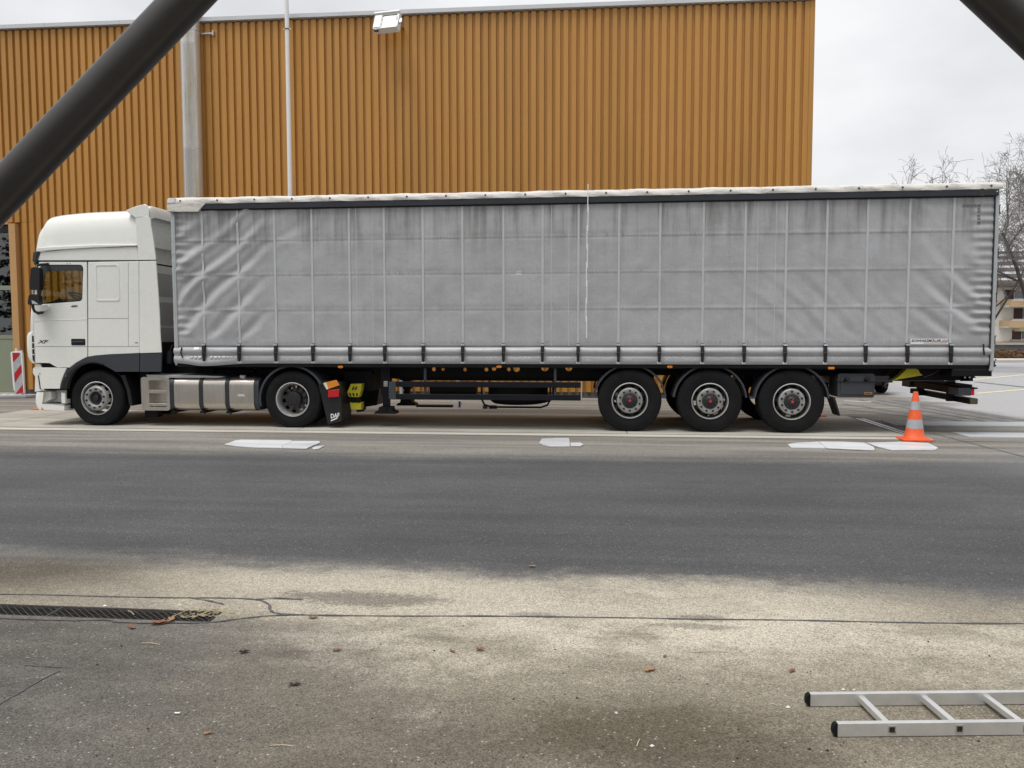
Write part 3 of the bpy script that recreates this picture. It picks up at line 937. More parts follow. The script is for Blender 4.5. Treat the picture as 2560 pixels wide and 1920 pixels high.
# ------------------------------------------------------------------ wheels
def tyre_profile(R_, wd, y0):
    """outer face at y0, tread width wd"""
    rb = 0.292
    return [(rb, y0 + 0.035), (rb + 0.012, y0 + 0.012), (rb + 0.05, y0 + 0.002), (rb + 0.11, y0 - 0.006), (R_ - 0.085, y0 - 0.004), (R_ - 0.045, y0 + 0.006),
            (R_ - 0.030, y0 + 0.008), (R_ - 0.020, y0 + 0.020), (R_ - 0.004, y0 + 0.036), (R_, y0 + 0.06),
            (R_, y0 + wd * 0.30), (R_ - 0.012, y0 + wd * 0.305), (R_ - 0.012, y0 + wd * 0.335), (R_, y0 + wd * 0.34),
            (R_, y0 + wd * 0.66), (R_ - 0.012, y0 + wd * 0.665), (R_ - 0.012, y0 + wd * 0.70), (R_, y0 + wd * 0.705),
            (R_, y0 + wd - 0.06), (R_ - 0.03, y0 + wd - 0.01), (R_ - 0.10, y0 + wd), (rb, y0 + wd - 0.03)]

def flat_tyre(mb, cx, cz, zmin):
    """let the tyre settle where it touches the ground"""
    out_ = []
    for x, y, z in mb.v:
        out_.append((x, y, max(z, zmin)))
    mb.v = out_
    return mb

def wheel(root, cx, cz, R_, wd, y0, style, name='wheel', spin=0.0, letters=None):
    zmin = DZ + 0.001
    ty = flat_tyre(MB().lathe_y((cx, cz), tyre_profile(R_, wd, y0), 72), cx, cz, zmin).build(name, 'rubber', root, smooth=40)
    c = (cx, cz)
    if style == 'drive':
        sub('rim', MB().lathe_y(c, [(0.300, y0 + 0.010), (0.300, y0 + 0.0), (0.288, y0 - 0.003), (0.280, y0 + 0.010), (0.268, y0 + 0.03), (0.258, y0 + 0.075), (0.250, y0 + 0.13)], 60), 'rim_lip', ty, smooth=50)
        sub('disc', MB().lathe_y(c, [(0.252, y0 + 0.128), (0.235, y0 + 0.150), (0.195, y0 + 0.165), (0.190, y0 + 0.160), (0.12, y0 + 0.160)], 60,
                                 skip=lambda j, i: j == 1 and (i % 6) in (0, 1, 2)), 'rim_dirty', ty, smooth=50)
        sub('hub', MB().lathe_y(c, [(0.135, y0 + 0.17), (0.132, y0 + 0.05), (0.120, y0 + 0.035), (0.085, y0 + 0.03), (0.08, y0 + 0.022), (0.0, y0 + 0.020)], 40), 'hub_dark', ty)
        rn, yn_, rnut = 0.166, y0 + 0.158, 0.017
    else:
        sub('rim', MB().lathe_y(c, [(0.300, y0 + 0.012), (0.300, y0 + 0.0), (0.288, y0 - 0.004), (0.281, y0 + 0.006), (0.276, y0 + 0.02)], 60), 'rim_lip', ty, smooth=50)
        front = style == 'steer'
        yo = y0 - (0.045 if front else 0.005)
        sub('disc', MB().lathe_y(c, [(0.277, y0 + 0.018), (0.268, y0 + 0.085), (0.258, y0 + 0.10), (0.226, yo + 0.055), (0.212, yo + 0.015)], 60,
                                 skip=lambda j, i: j == 2 and (i % 6) in (0, 1, 2)), 'rim_steel' if front else 'rim_dirty', ty, smooth=50)
        sub('disc_face', MB().lathe_y(c, [(0.2125, yo + 0.0155), (0.206, yo + 0.003), (0.200, yo), (0.130, yo), (0.124, yo + 0.006), (0.122, yo + 0.05)], 60), 'rim_steel', ty, smooth=50)
        if front:
            sub('hub', MB().lathe_y(c, [(0.123, yo + 0.045), (0.10, yo + 0.055), (0.05, yo + 0.05), (0.048, yo + 0.018), (0.04, yo + 0.010), (0.0, yo + 0.009)], 40), 'hub_dark', ty)
        else:
            h = sub('hub', MB().lathe_y(c, [(0.128, yo + 0.02), (0.126, yo - 0.008), (0.118, yo - 0.014), (0.085, yo - 0.016), (0.070, yo - 0.030), (0.060, yo - 0.034), (0.0, yo - 0.036)], 40), 'hub_dark', ty)
            mk = MB().lathe_y(c, [(0.020, yo - 0.035), (0.020, yo - 0.042), (0.0, yo - 0.043)], 16)
            a = R(spin * 37 + 60)
            for k in range(3):
                d = 0.030 + k * 0.016
                mk.box(cx + math.cos(a) * d - 0.006, cx + math.cos(a) * d + 0.006, yo - 0.039, yo - 0.033, cz + math.sin(a) * d - 0.006, cz + math.sin(a) * d + 0.006)
            sub('wear_indicator', mk, 'red_mark', ty)
            bl = MB()
            for k in range(10):
                t = 2 * math.pi * (k + 0.3) / 10
                bl.lathe_y((cx + 0.100 * math.cos(t), cz + 0.100 * math.sin(t)), [(0.008, yo - 0.01), (0.008, yo - 0.02), (0, yo - 0.021)], 6)
            sub('hub_bolts', bl, 'rim_dirty', ty)
        rn, yn_, rnut = 0.166, yo, 0.0185
    for k in range(10):
        t = 2 * math.pi * (k + spin) / 10
        q = (cx + rn * math.cos(t), cz + rn * math.sin(t))
        sub('wheel_nut', MB().lathe_y(q, [(rnut, yn_ + 0.001), (rnut, yn_ - 0.020), (rnut * 0.75, yn_ - 0.026), (0.0, yn_ - 0.027)], 12), 'nut_dark', ty)
    if letters:
        for body, a0, flip in letters:
            for i, chh in enumerate(body):
                a = R(a0 - i * 7.4)
                rr_ = 0.385
                def place(u, v, d, a=a):
                    # letter upright along the radius
                    rad = rr_ + v; tan = u
                    x = math.cos(a) * rad + math.sin(a) * tan
                    z = math.sin(a) * rad - math.cos(a) * tan
                    return (cx + x, y0 - 0.0075 - d, cz + z)
                text('lettering', chh, 0.062, 'rubber_letter', ty, place, bold=0.002, depth=0.0006)
    return ty

def arch(mb, cx, cz, r, a0, a1, y0, y1, th=0.012, n=24, lip=0.03):
    """mudguard: bent sheet with a turned-down outer edge"""
    rows = []
    for i in range(n + 1):
        a = R(a0 + (a1 - a0) * i / n)
        cs, sn = math.cos(a), math.sin(a)
        rows.append([(cx + cs * rr, y, cz + sn * rr) for rr, y in ((r - lip, y0), (r, y0 + 0.004), (r + 0.004, y0 + 0.02), (r + 0.004, y1), (r - th, y1), (r - th, y0 + 0.02), (r - lip, y0))])
    mb.grid(rows)
    for row in (rows[0], rows[-1]):
        mb.add(row[1:-1], [tuple(range(5))])
    return mb

# ------------------------------------------------------------------ semi-trailer
TXF, TXR = -7.92, 5.70
tr = thing('semi_trailer', (0.0, 1.27, 0.0), 'long curtain-sided semi-trailer with dirty grey tarpaulin and three axles', 'semi-trailer')
W0, W1 = 0.0, 2.55

# curtain
nx, nz = 760, 200
xs_ = np.linspace(CUR_X0, CUR_X1, nx)
zs_ = np.linspace(CUR_Z0, CUR_Z1, nz)
X, Z = np.meshgrid(xs_, zs_)
STRAP_B = [442, 518, 597, 677, 757, 832, 915, 1000, 1088, 1172, 1249, 1336, 1424, 1517, 1607, 1695, 1782, 1869, 1959, 2053]
STRAP_X = [S(v * 1.15732, 830)[0] for v in STRAP_B]
def vnoise(X, Z, fx, fz, seed):
    r_ = np.random.default_rng(seed)
    out_ = np.zeros_like(X)
    for k in range(10):
        a, b, ph = r_.normal(0, fx), r_.normal(0, fz), r_.uniform(0, 6.28)
        out_ += np.sin(a * X + b * Z + ph)
    return out_ / 10 ** 0.5
def sstep(x, a, b):
    t = np.clip((x - a) / (b - a), 0, 1)
    return t * t * (3 - 2 * t)
u = X - CUR_X0
ub = CUR_X1 - X
disp = 0.005 * vnoise(X, Z, 1.2, 1.5, 1) + 0.0028 * vnoise(X, Z, 5, 6, 2)
# long diagonal pulls at both ends
sp = (SEAMS[0] - SEAMS[2]) / 2
def folds(uu, env, s, amp, seed):
    ph = 2 * np.pi * (Z - s * uu) / sp + 0.9 * vnoise(X, Z, 1.4, 2.2, seed)
    wv = np.sin(ph) + 0.35 * np.sin(2.1 * ph + 1.0)
    mod = 0.65 + 0.5 * vnoise(X, Z, 1.5, 2.0, seed + 1)
    return env * amp * wv * mod
above = sstep(Z, HEM_TOP + 0.10, HEM_TOP + 0.30)
disp += folds(u, sstep(u, 0.0, 0.30) * (1 - sstep(u, 1.1, 1.9)), 0.95, 0.029, 11) * above
disp += folds(u, sstep(u, 1.2, 1.7) * (1 - sstep(u, 2.0, 2.9)) * sstep(Z, 2.9, 3.4), 0.55, 0.011, 15) * above
disp += folds(ub, sstep(ub, 0.0, 0.30) * (1 - sstep(ub, 0.9, 1.6)), 0.95, 0.023, 21) * above
disp += folds(ub, sstep(ub, 0.9, 1.6) * (1 - sstep(ub, 2.6, 5.0)) * (1 - sstep(Z, 2.2, 3.0)), 1.1, 0.005, 31) * above
# tight ripples where the tension tubes clamp the cloth
for uu, sd_ in ((u, 41), (ub, 51)):
    rp = np.sin(2 * np.pi * Z / 0.135 + 1.3 * vnoise(X * 0, Z, 1, 2.5, sd_)) * (0.6 + 0.6 * vnoise(X * 0, Z, 1, 3.0, sd_ + 1))
    disp += 0.015 * rp * (1 - sstep(uu, 0.12, 0.42)) * above
# bands hold the sheet flat
for s_ in SEAMS:
    disp *= 1 - 0.55 * np.exp(-((Z - s_ - 0.03) / 0.045) ** 2)
    disp += 0.002 * np.exp(-((Z - s_ - 0.035) / 0.022) ** 4)
    disp -= 0.003 * np.exp(-((Z - s_) / 0.007) ** 2)
# between the straps the sheet bellies very slightly
bay = np.zeros_like(X)
for sx in STRAP_X:
    bay = np.maximum(bay, np.exp(-((X - sx) / 0.10) ** 2))
disp -= 0.004 * bay
for px1 in (892, 932, 1378.5, 1422, 1892.6, 1938):
    x_ = S(px1, 700)[0]
    disp += 0.0025 * np.exp(-((X - x_) / 0.012) ** 4)
# rolled hem pulled in by the buckles
ht = HEM_TOP
zr = (Z - CUR_Z0) / (ht - CUR_Z0)
wob = 1 + 0.16 * vnoise(X, Z * 0, 3.0, 0.1, 61)
hb = np.where(zr < 0.50, np.sin(np.clip(zr / 0.50, 0, 1) * np.pi) ** 0.7 * 0.030 - 0.006, np.sin(np.clip((zr - 0.50) / 0.50, 0, 1) * np.pi) ** 0.7 * 0.052 - 0.010)
inhem = 1 - sstep(zr, 0.985, 1.03)
disp = disp * (1 - inhem * 0.8) + hb * inhem * wob * (1 - 0.30 * bay) + 0.003 * vnoise(X, Z, 5, 12, 71) * inhem
disp -= 0.016 * np.exp(-((zr - 1.01) / 0.045) ** 2)
# slack flare at the front bottom corner
cz_ = np.exp(-((u - 0.55) / 0.5) ** 2) * (1 - sstep(zr, 0.2, 0.7))
Zc = Z - 0.045 * cz_ * sstep(u, 0.0, 0.5)
disp += 0.03 * cz_
rows = [[(xs_[i], -disp[j, i], Zc[j, i]) for i in range(nx)] for j in range(nz)]
curtain = MB().grid(rows).build('curtain', 'curtain', tr, smooth=180)

# box behind the curtain: walls, floor, roof skin
MB().box(TXF + 0.03, TXR - 0.12, W1 - 0.03, W1, 1.12, 3.93).build('far_curtain', 'curtain', tr, smooth=0)
MB().box(TXF + 0.01, TXF + 0.06, 0.03, W1 - 0.03, 1.10, 3.93).build('front_wall', 'steel_light', tr, smooth=0)
MB().box(TXF + 0.07, TXR - 0.06, 0.06, W1 - 0.06, 1.14, 1.20).build('load_floor', 'wood_dark', tr, smooth=0)
MB().box(TXR - 0.055, TXR - 0.005, 0.02, W1 - 0.02, 1.02, 3.86).build('rear_door', 'steel_light', tr, smooth=0)
# roof tarpaulin with its turned-down edge
def zline(px, pyL, pyR):
    t = (px - 518) / (2480 - 518)
    return S(px, pyL + (pyR - pyL) * t)[1]
RT_B = 3.885                      # top of the dark rail
xr = np.linspace(TXF - 0.01, TXR + 0.02, 220)
wv = 0.004 * np.sin(xr * 4.9 + 1) + 0.003 * np.sin(xr * 11.3) + 0.0018 * rng.normal(size=220)
rowsT = []
for tz, yo in ((0.0, -0.052), (0.02, -0.056), (0.06, -0.050), (0.095, -0.035), (0.112, -0.005), (0.116, 0.10), (0.12, 1.27), (0.116, 2.45), (0.095, 2.58), (0.0, 2.60)):
    rowsT.append([(x_, yo + 0.006 * math.sin(x_ * 9.3 + tz * 40) * (1 if yo < 0 else 0), RT_B - 0.006 + tz + (wv[i] * (0.35 + tz * 5) if yo < 0.2 else 0)) for i, x_ in enumerate(xr)])
MB().grid(rowsT).build('roof_tarpaulin', 'tarp', tr, smooth=60)
for xe in (TXF - 0.012, TXR + 0.018):
    pass
for k in range(21):
    x_ = STRAP_X[0] - 0.35 + k * 0.662
    if x_ > TXR - 0.05: break
    MB().lathe_y((x_, RT_B + 0.048), [(0.016, -0.054), (0.016, -0.062), (0.0, -0.064)], 10).build('tarp_stud', 'badge', tr)
# front corner cap of the tarpaulin
cap = [S(420, 505), S(421, 512), S(517, 511), S(498, 529), S(425, 530), S(420, 533), S(419, 516)]
MB().prism([S(421.5, 511.5), S(517, 510.6), S(499, 530), S(423, 530.5)], -0.062, 0.03).build('corner_cap', 'tarp', tr, bev=0.006)
MB().prism([S(424, 500), S(430, 496), S(443, 497), S(441, 508), S(422, 509.5)], -0.066, 0.03).build('corner_patch', 'sticker', tr, bev=0.006)
# dark cantrail
zb0 = 3.782
MB().prism([(S(500, 525)[0], zb0), (TXR - 0.03, zb0 + 0.0), (TXR - 0.03, RT_B), (S(516, 511)[0], RT_B)], -0.048, 0.04).build('cant_rail', 'rail_dark', tr, bev=0.006)
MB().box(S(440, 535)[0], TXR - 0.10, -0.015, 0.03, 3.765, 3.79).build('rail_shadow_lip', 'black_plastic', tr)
MB().box(S(2446, 480)[0], S(2456, 480)[0], -0.053, -0.047, zb0 - 0.005, RT_B + 0.004).build('rail_clip', 'wood_dark', tr)
MB().lathe_y((S(2489, 480)[0], S(2489, 480)[1]), [(0.012, -0.047), (0.012, -0.054), (0, -0.055)], 8).build('rail_bolt', 'chrome', tr)
# front and rear posts
MB().box(TXF + 0.02, TXF + 0.06, -0.012, 0.06, 1.13, 3.76).build('front_post', 'steel_light', tr, bev=0.006)
MB().box(TXF + 0.063, TXF + 0.088, -0.018, 0.02, 1.14, 3.70).build('tension_tube', 'steel_light', tr, bev=0.005)
pz0 = S(2482, 927)[1]
post = MB().box(S(2479.5, 700)[0] + 0.010, TXR - 0.0, -0.010, 0.09, pz0, 3.80).build('rear_post', 'steel_light', tr, bev=0.008)
MB().box(S(2479.5, 700)[0] - 0.008, S(2479.5, 700)[0] + 0.008, -0.030, 0.03, pz0 + 0.07, 3.79).build('tension_tube', 'rail_dark', tr, bev=0.004)
for v in (899.5, 914):
    q = S(2483, v)
    sub('post_hole', MB().lathe_y((q[0] + 0.03, q[1]), [(0.013, -0.0105), (0.013, -0.013), (0, -0.0132)], 12), 'panel_gap', post)
for v in (880, 812, 735):
    q = S(2483, v)
    sub('post_screw', MB().lathe_y((q[0] + 0.03, q[1]), [(0.006, -0.0105), (0.006, -0.014), (0, -0.0145)], 8), 'badge', post)
for v in (523, 633, 743, 850):
    z_ = S(2490, v)[1]
    MB().prism([(TXR - 0.004, z_ - 0.07), (TXR + 0.022, z_ - 0.07), (TXR + 0.022, z_ - 0.058), (TXR + 0.008, z_ - 0.058), (TXR + 0.008, z_ + 0.058), (TXR + 0.022, z_ + 0.058), (TXR + 0.022, z_ + 0.07), (TXR - 0.004, z_ + 0.07)], -0.012, 0.05).build('door_hinge', 'black_plastic', tr)
MB().box(TXR, TXR + 0.018, -0.012, 0.05, S(2490, 917)[1], S(2490, 902)[1]).build('door_buffer', 'black_plastic', tr, bev=0.004)

# webbing straps with over-centre buckles
for k, sx in enumerate(STRAP_X):
    zt_ = 3.775
    strip = []
    zz = np.linspace(HEM_TOP + 0.07, zt_, 40)
    hw = 0.0185
    ii = int(np.argmin(abs(xs_ - sx)))
    dd = [-disp[int(np.argmin(abs(zs_ - z_))), ii] for z_ in zz]
    dd = np.convolve(np.pad(dd, 2, mode='edge'), np.ones(5) / 5, mode='valid')
    sh_ = (zt_ - zz) / 2.4 * 0.0
    st = MB().grid([[(sx - hw, d - 0.004, z_), (sx - hw, d - 0.0075, z_), (sx + hw, d - 0.0075, z_), (sx + hw, d - 0.004, z_)] for d, z_ in zip(dd, zz)])
    strap = st.build('webbing_strap', 'strap_grey', tr, smooth=40)
    z0 = HEM_TOP
    bk = sub('buckle', MB().prism([(sx - 0.029, z0 - 0.085), (sx + 0.029, z0 - 0.085), (sx + 0.027, z0 + 0.045), (sx - 0.027, z0 + 0.045)], -0.066, -0.012), 'black_plastic', strap, bev=0.004)
    sub('buckle_lever', MB().box(sx - 0.023, sx + 0.023, -0.080, -0.064, z0 - 0.075, z0 + 0.01), 'rail_dark', strap, bev=0.004)
    sub('buckle_bar', MB().tube((sx - 0.030, -0.066, z0 + 0.036), (sx + 0.030, -0.066, z0 + 0.036), 0.009, n=8), 'chrome', strap)
    sub('buckle_bar', MB().tube((sx - 0.030, -0.070, z0 - 0.088), (sx + 0.030, -0.070, z0 - 0.088), 0.008, n=8), 'rim_dirty', strap)
    sub('strap_tail', MB().prism([(sx - 0.020, z0 - 0.245), (sx + 0.020, z0 - 0.245), (sx + 0.026, z0 - 0.085), (sx - 0.026, z0 - 0.085)], -0.070, -0.030), 'black_plastic', strap)
    sub('strap_hook', MB().prism([(sx - 0.026, z0 - 0.272), (sx + 0.026, z0 - 0.272), (sx + 0.030, z0 - 0.238), (sx - 0.030, z0 - 0.238)], -0.052, -0.006), 'sticker', strap, bev=0.004)

# welded pillars of the cloth: thin pale lines
for px1 in (892, 932, 1378.5, 1422, 1892.6, 1938):
    x_ = S(px1, 700)[0]
    ii = int(np.argmin(abs(xs_ - x_)))
    zz = np.linspace(HEM_TOP + 0.02, 3.77, 60)
    MB().grid([[(x_ - 0.006, -disp[int(np.argmin(abs(zs_ - z_))), ii] - 0.0015, z_), (x_ + 0.006, -disp[int(np.argmin(abs(zs_ - z_))), ii] - 0.0015, z_)] for z_ in zz]).build('weld_line', 'strap_grey', tr, smooth=0)

def on_cloth(x, z, lift=0.002):
    i = min(max(int((x - xs_[0]) / (xs_[1] - xs_[0])), 0), nx - 1); j = min(max(int((z - zs_[0]) / (zs_[1] - zs_[0])), 0), nz - 1)
    return (x, -disp[j, i] - lift, z)
def patch(name, px0, px1, py0, py1, mat, n=4):
    x0_, z1_ = S(px0, py0); x1_, z0_ = S(px1, py1)
    return MB().grid([[on_cloth(x0_ + (x1_ - x0_) * i / n, z0_ + (z1_ - z0_) * j / n) for i in range(n + 1)] for j in range(n + 1)]).build(name, mat, tr, smooth=0)
# corner contour tape: little squares
for k in range(5):
    patch('contour_tape', 2407 + k * 9.2, 2414.5 + k * 9.2, 511, 518, 'tape_dark', 2)
for k in range(5):
    patch('contour_tape', 2443.5, 2451, 511 + (k + 1) * 8.6, 518 + (k + 1) * 8.6, 'tape_dark', 2)
for k in range(4):
    patch('contour_tape', 456.5, 464.5, 553 + k * 9, 560 + k * 9, 'tape_grey', 2)
# reflective squares printed along the lower roll of the hem
tp = MB()
zq = CUR_Z0 + (HEM_TOP - CUR_Z0) * 0.30
x_ = CUR_X0 + 0.3
while x_ < CUR_X1 - 0.3:
    wq = random.uniform(0.05, 0.062)
    if random.random() < 0.86 and min(abs(x_ + wq / 2 - s_) for s_ in STRAP_X) > 0.055:
        tp.grid([[on_cloth(x_ + wq * i / 2, zq + 0.045 * j / 2, 0.0012) for i in range(3)] for j in range(3)])
    x_ += 0.072
tag(tp.build('reflective_tape', 'tape_grey', tr, smooth=0), kind='stuff')
# flat grey patches; the wide one stands in for a blanked-out area
patch('patch', 1290, 1304, 678, 689, 'strap_grey')
patch('patch', 515, 595, 850, 865, 'tape_dark_soft' if 'tape_dark_soft' in M else 'cone_grey', 6)
patch('certificate_label', 486, 499, 868, 874, 'sticker', 2)

# maker's plate
x0_, z1_ = S(2276, 847); x1_, z0_ = S(2369, 861)
yb = min(on_cloth(x0_ + (x1_ - x0_) * i / 6, z0_)[1] for i in range(7)) - 0.004
plate = MB().box(x0_, x1_, yb - 0.003, yb, z0_, z1_).build('maker_plate', 'sticker', tr, bev=0.002)
hh = z1_ - z0_
text('lettering', 'SCHWARZMÜLLER', hh * 0.62, 'ink', plate, lambda a, b, d: (x0_ + 0.012 + a, yb - 0.0035 - d, z0_ + hh * 0.44 + b), shear=0.22, bold=0.0018, depth=0.0004, xscale=0.96)
sub('rule', MB().box(x0_ + 0.20, x0_ + 0.47, yb - 0.0045, yb - 0.0035, z0_ + hh * 0.20, z0_ + hh * 0.27), 'ink_red', plate, smooth=0)
for k, mt in enumerate(('ink_red', 'badge', 'ink_red', 'ink')):
    a = x1_ - 0.115 + k * 0.024
    sub('emblem_bar', MB().prism([(a, z0_ + hh * 0.2), (a + 0.011, z0_ + hh * 0.2), (a + 0.051, z0_ + hh * 0.85), (a + 0.040, z0_ + hh * 0.85)], yb - 0.0045, yb - 0.0035), mt, plate, smooth=0)
# loose tie-down strings at both ends of the hem
for (p0, p1, p2) in (((457, 868), (456, 882), (460, 894)), ((2456, 860), (2455, 875), (2457, 888))):
    pts = [(*S(*p0), ), (*S(*p1), ), (*S(*p2), )]
    MB().path([(pts[0][0], -0.035, pts[0][1]), (pts[1][0], -0.055, pts[1][1]), (pts[2][0], -0.05, pts[2][1])], 0.012, 6).build('tie_strap', 'black_plastic', tr)

# chassis: side beams with lightening holes, neck and cross-members
BYn, BYf = 0.70, 1.85
def beam(yc):
    def T_(px, py): return S(px, py, 0.70)
    zt_ = 1.115
    low = [T_(420, 921), T_(640, 921), T_(800, 922), T_(880, 923), T_(925, 931), T_(958, 944), T_(1000, 948), T_(1478, 950), T_(1520, 950), T_(1560, 938), T_(2260, 940), T_(2320, 945), T_(2440, 945)]
    poly = [(TXR - 0.12, zt_), (TXF + 0.25, zt_)] + low
    holes = []
    for pxh, pyh, rr_ in ((1085, 921.5, 0.045), (1108, 922, 0.035), (1163, 922.5, 0.042), (1216, 922.5, 0.042), (1235, 920, 0.050), (1272, 922, 0.040), (1291, 920, 0.075), (1362, 917.5, 0.082), (1422, 918, 0.075)):
        q = T_(pxh, pyh)
        holes.append(arc(q[0], q[1] - 0.01, rr_ * 0.86, 0, 345, 23))
    return poly, holes
poly, holes = beam(BYn)
zmx = max(p[1] for p in poly)
MB().prism(poly, BYn, BYn + 0.012, holes=holes).build('chassis_beam', 'chassis_black', tr, smooth=0)
hs2 = []
for h in holes:
    c0 = np.mean([p[0] for p in h]); dxh = (BYf - BYn) / (BYn - CAM.y) * (c0 - CAM.x)
    c1 = np.mean([p[1] for p in h]); dzh = (BYf - BYn) / (BYn - CAM.y) * (c1 - CAM.z)
    hs2.append([(a, b) for a, b in h])
MB().prism(poly, BYf, BYf + 0.012, holes=[arc(np.mean([p[0] for p in h]) * (1 + 0.0815) - CAM.x * 0.0815, np.mean([p[1] for p in h]) * 1.0815 - CAM.z * 0.0815, np.ptp([p[0] for p in h]) * 0.5, 0, 345, 23) for h in holes]).build('chassis_beam', 'chassis_black', tr, smooth=0)
for yc in (BYn, BYf):
    MB().box(TXF + 0.25, TXR - 0.12, yc - 0.06, yc + 0.07, 1.116, 1.132).build('beam_flange', 'chassis_black', tr)
    MB().box(S(1000, 948, 0.7)[0], S(1520, 950, 0.7)[0], yc - 0.06, yc + 0.07, S(1200, 949, .7)[1] - 0.016, S(1200, 949, .7)[1]).build('beam_flange', 'chassis_black', tr)
for k in range(19):
    x_ = TXF + 0.6 + k * 0.68
    MB().box(x_, x_ + 0.06, 0.05, W1 - 0.03, 1.09, 1.135).build('cross_member', 'chassis_black', tr)
MB().box(TXF + 0.05, TXR - 0.04, 0.012, 0.05, 1.072, 1.145).build('side_rave', 'chassis_black', tr, bev=0.004)
MB().box(-0.9, 3.4, 0.72, 1.83, 0.98, 1.06).build('bogie_plate', 'chassis_black', tr)
MB().box(-0.75, 3.2, 0.16, 0.60, 1.045, 1.06).build('bogie_skirt', 'chassis_black', tr)
for k in range(3):
    c = 1.31 * k
    MB().tube((c, 0.30, 0.53), (c, 2.25, 0.53), 0.075, n=14).build('axle', 'chassis_black', tr)
    for yc in (0.66, 1.80):
        MB().prism([(c - 0.62, 0.95), (c - 0.50, 0.95), (c - 0.40, 0.66), (c + 0.05, 0.56), (c + 0.35, 0.60), (c + 0.38, 0.66), (c + 0.1, 0.68), (c - 0.30, 0.78), (c - 0.44, 0.98), (c - 0.62, 1.0)], yc, yc + 0.10).build('trailing_arm', 'chassis_black', tr)
        MB().lathe_z((c + 0.30, yc + 0.05), [(0.02, 0.64), (0.13, 0.66), (0.15, 0.74), (0.13, 0.82), (0.15, 0.90), (0.12, 0.99)], 20).build('air_bag', 'rubber', tr)
    wheel(tr, c, 0.527, 0.527, 0.385, 0.045, 'trailer', spin=(0.5, 0.95, 0.55)[k])
    far = flat_tyre(MB().lathe_y((c, 0.527), tyre_profile(0.527, 0.385, 2.12), 48), c, 0.5, DZ + 0.001).build('wheel', 'rubber', tr, smooth=40)
    arch(MB(), c, 0.527, 0.605, 6, 174, 0.06, 0.46).build('mudguard', 'grey_plastic', tr)
    arch(MB(), c, 0.527, 0.605, 6, 174, 2.09, 2.50).build('mudguard', 'grey_plastic', tr)
# flap behind the last axle
q = [S(2069, 985, .1), S(2080, 1000, .1), S(2095, 1037, .1), S(2076, 1033, .1), S(2070, 1000, .1)]
MB().prism([(2.62 + 0.598, 0.60), (2.62 + 0.625, 0.60), S(2082, 992, .2), S(2095, 1037, .2), S(2092, 1038, .2), (S(2076, 992, .2)[0], S(2076, 992, .2)[1])], 0.07, 0.45).build('mud_flap', 'black_plastic', tr, bev=0.003)
# side guard
sg0, sg1 = S(972, 960, .03)[0], S(1452, 960, .03)[0]
for a, b in ((954.5, 968.5), (986, 1000)):
    zc0, zc1 = S(1200, b, .03)[1], S(1200, a, .03)[1]
    MB().prism(rrect(0.03, 0.06, zc0, zc1, 0.004), sg0, sg1).v
    MB().box(sg0, sg1, 0.03, 0.06, zc0, zc1).build('guard_rail', 'guard_blue', tr, bev=0.006)
zg0, zg1 = S(1452, 1001, .03)[1], S(1452, 954.5, .03)[1]
MB().box(sg1, sg1 + 0.022, 0.022, 0.064, zg0, zg1).build('guard_end_cap', 'galv', tr, bev=0.004)
MB().box(sg0, sg0 + 0.125, 0.018, 0.028, S(980, 998, .03)[1], S(980, 955, .03)[1]).build('guard_end_plate', 'grey_plastic', tr, bev=0.012)
for pxh in (1063, 1388):
    x_ = S(pxh, 930, .08)[0]
    MB().box(x_ - 0.022, x_ + 0.022, 0.062, 0.09, zg0 + 0.02, 1.06).build('guard_hanger', 'grey_plastic', tr, bev=0.003)
# landing legs
for yc, lab in ((0.42, 'near'), (2.02, 'far')):
    x_ = S(966, 970, 0.42)[0]
    z_ = S(966, 1033, 0.42)[1]
    lg = MB().box(x_ - 0.085, x_ + 0.085, yc - 0.06, yc + 0.08, z_ + 0.32, 1.06).build('landing_leg', 'guard_blue', tr, bev=0.008)
    sub('inner_leg', MB().box(x_ - 0.058, x_ + 0.058, yc - 0.045, yc + 0.06, z_ + 0.10, z_ + 0.33), 'guard_blue', lg, bev=0.006)
    sub('foot', MB().prism([(x_ - 0.20, z_), (x_ + 0.20, z_), (x_ + 0.17, z_ + 0.045), (x_ + 0.12, z_ + 0.06), (x_ + 0.11, z_ + 0.12), (x_ - 0.11, z_ + 0.12), (x_ - 0.12, z_ + 0.06), (x_ - 0.17, z_ + 0.045)], yc - 0.12, yc + 0.14), 'guard_blue', lg, bev=0.008)
    sub('foot_pin', MB().lathe_y((x_, z_ + 0.09), [(0.035, yc - 0.12), (0.035, yc - 0.145), (0, yc - 0.147)], 14), 'guard_blue', lg)
    if lab == 'near':
        q0 = S(961, 952, .36); 
        sub('load_label', MB().box(q0[0] - 0.012, q0[0] + 0.055, yc - 0.063, yc - 0.061, S(961, 966, .36)[1], S(961, 953, .36)[1]), 'sticker', lg, smooth=0)
        for r_ in range(3):
            zz_ = S(961, 956 + r_ * 3.6, .36)[1]
            sub('label_print', MB().box(q0[0] - 0.006, q0[0] + 0.018, yc - 0.0645, yc - 0.0635, zz_ - 0.012, zz_), 'ink', lg, smooth=0)
            sub('label_print', MB().box(q0[0] + 0.026, q0[0] + 0.049, yc - 0.0645, yc - 0.0635, zz_ - 0.012, zz_), 'ink', lg, smooth=0)
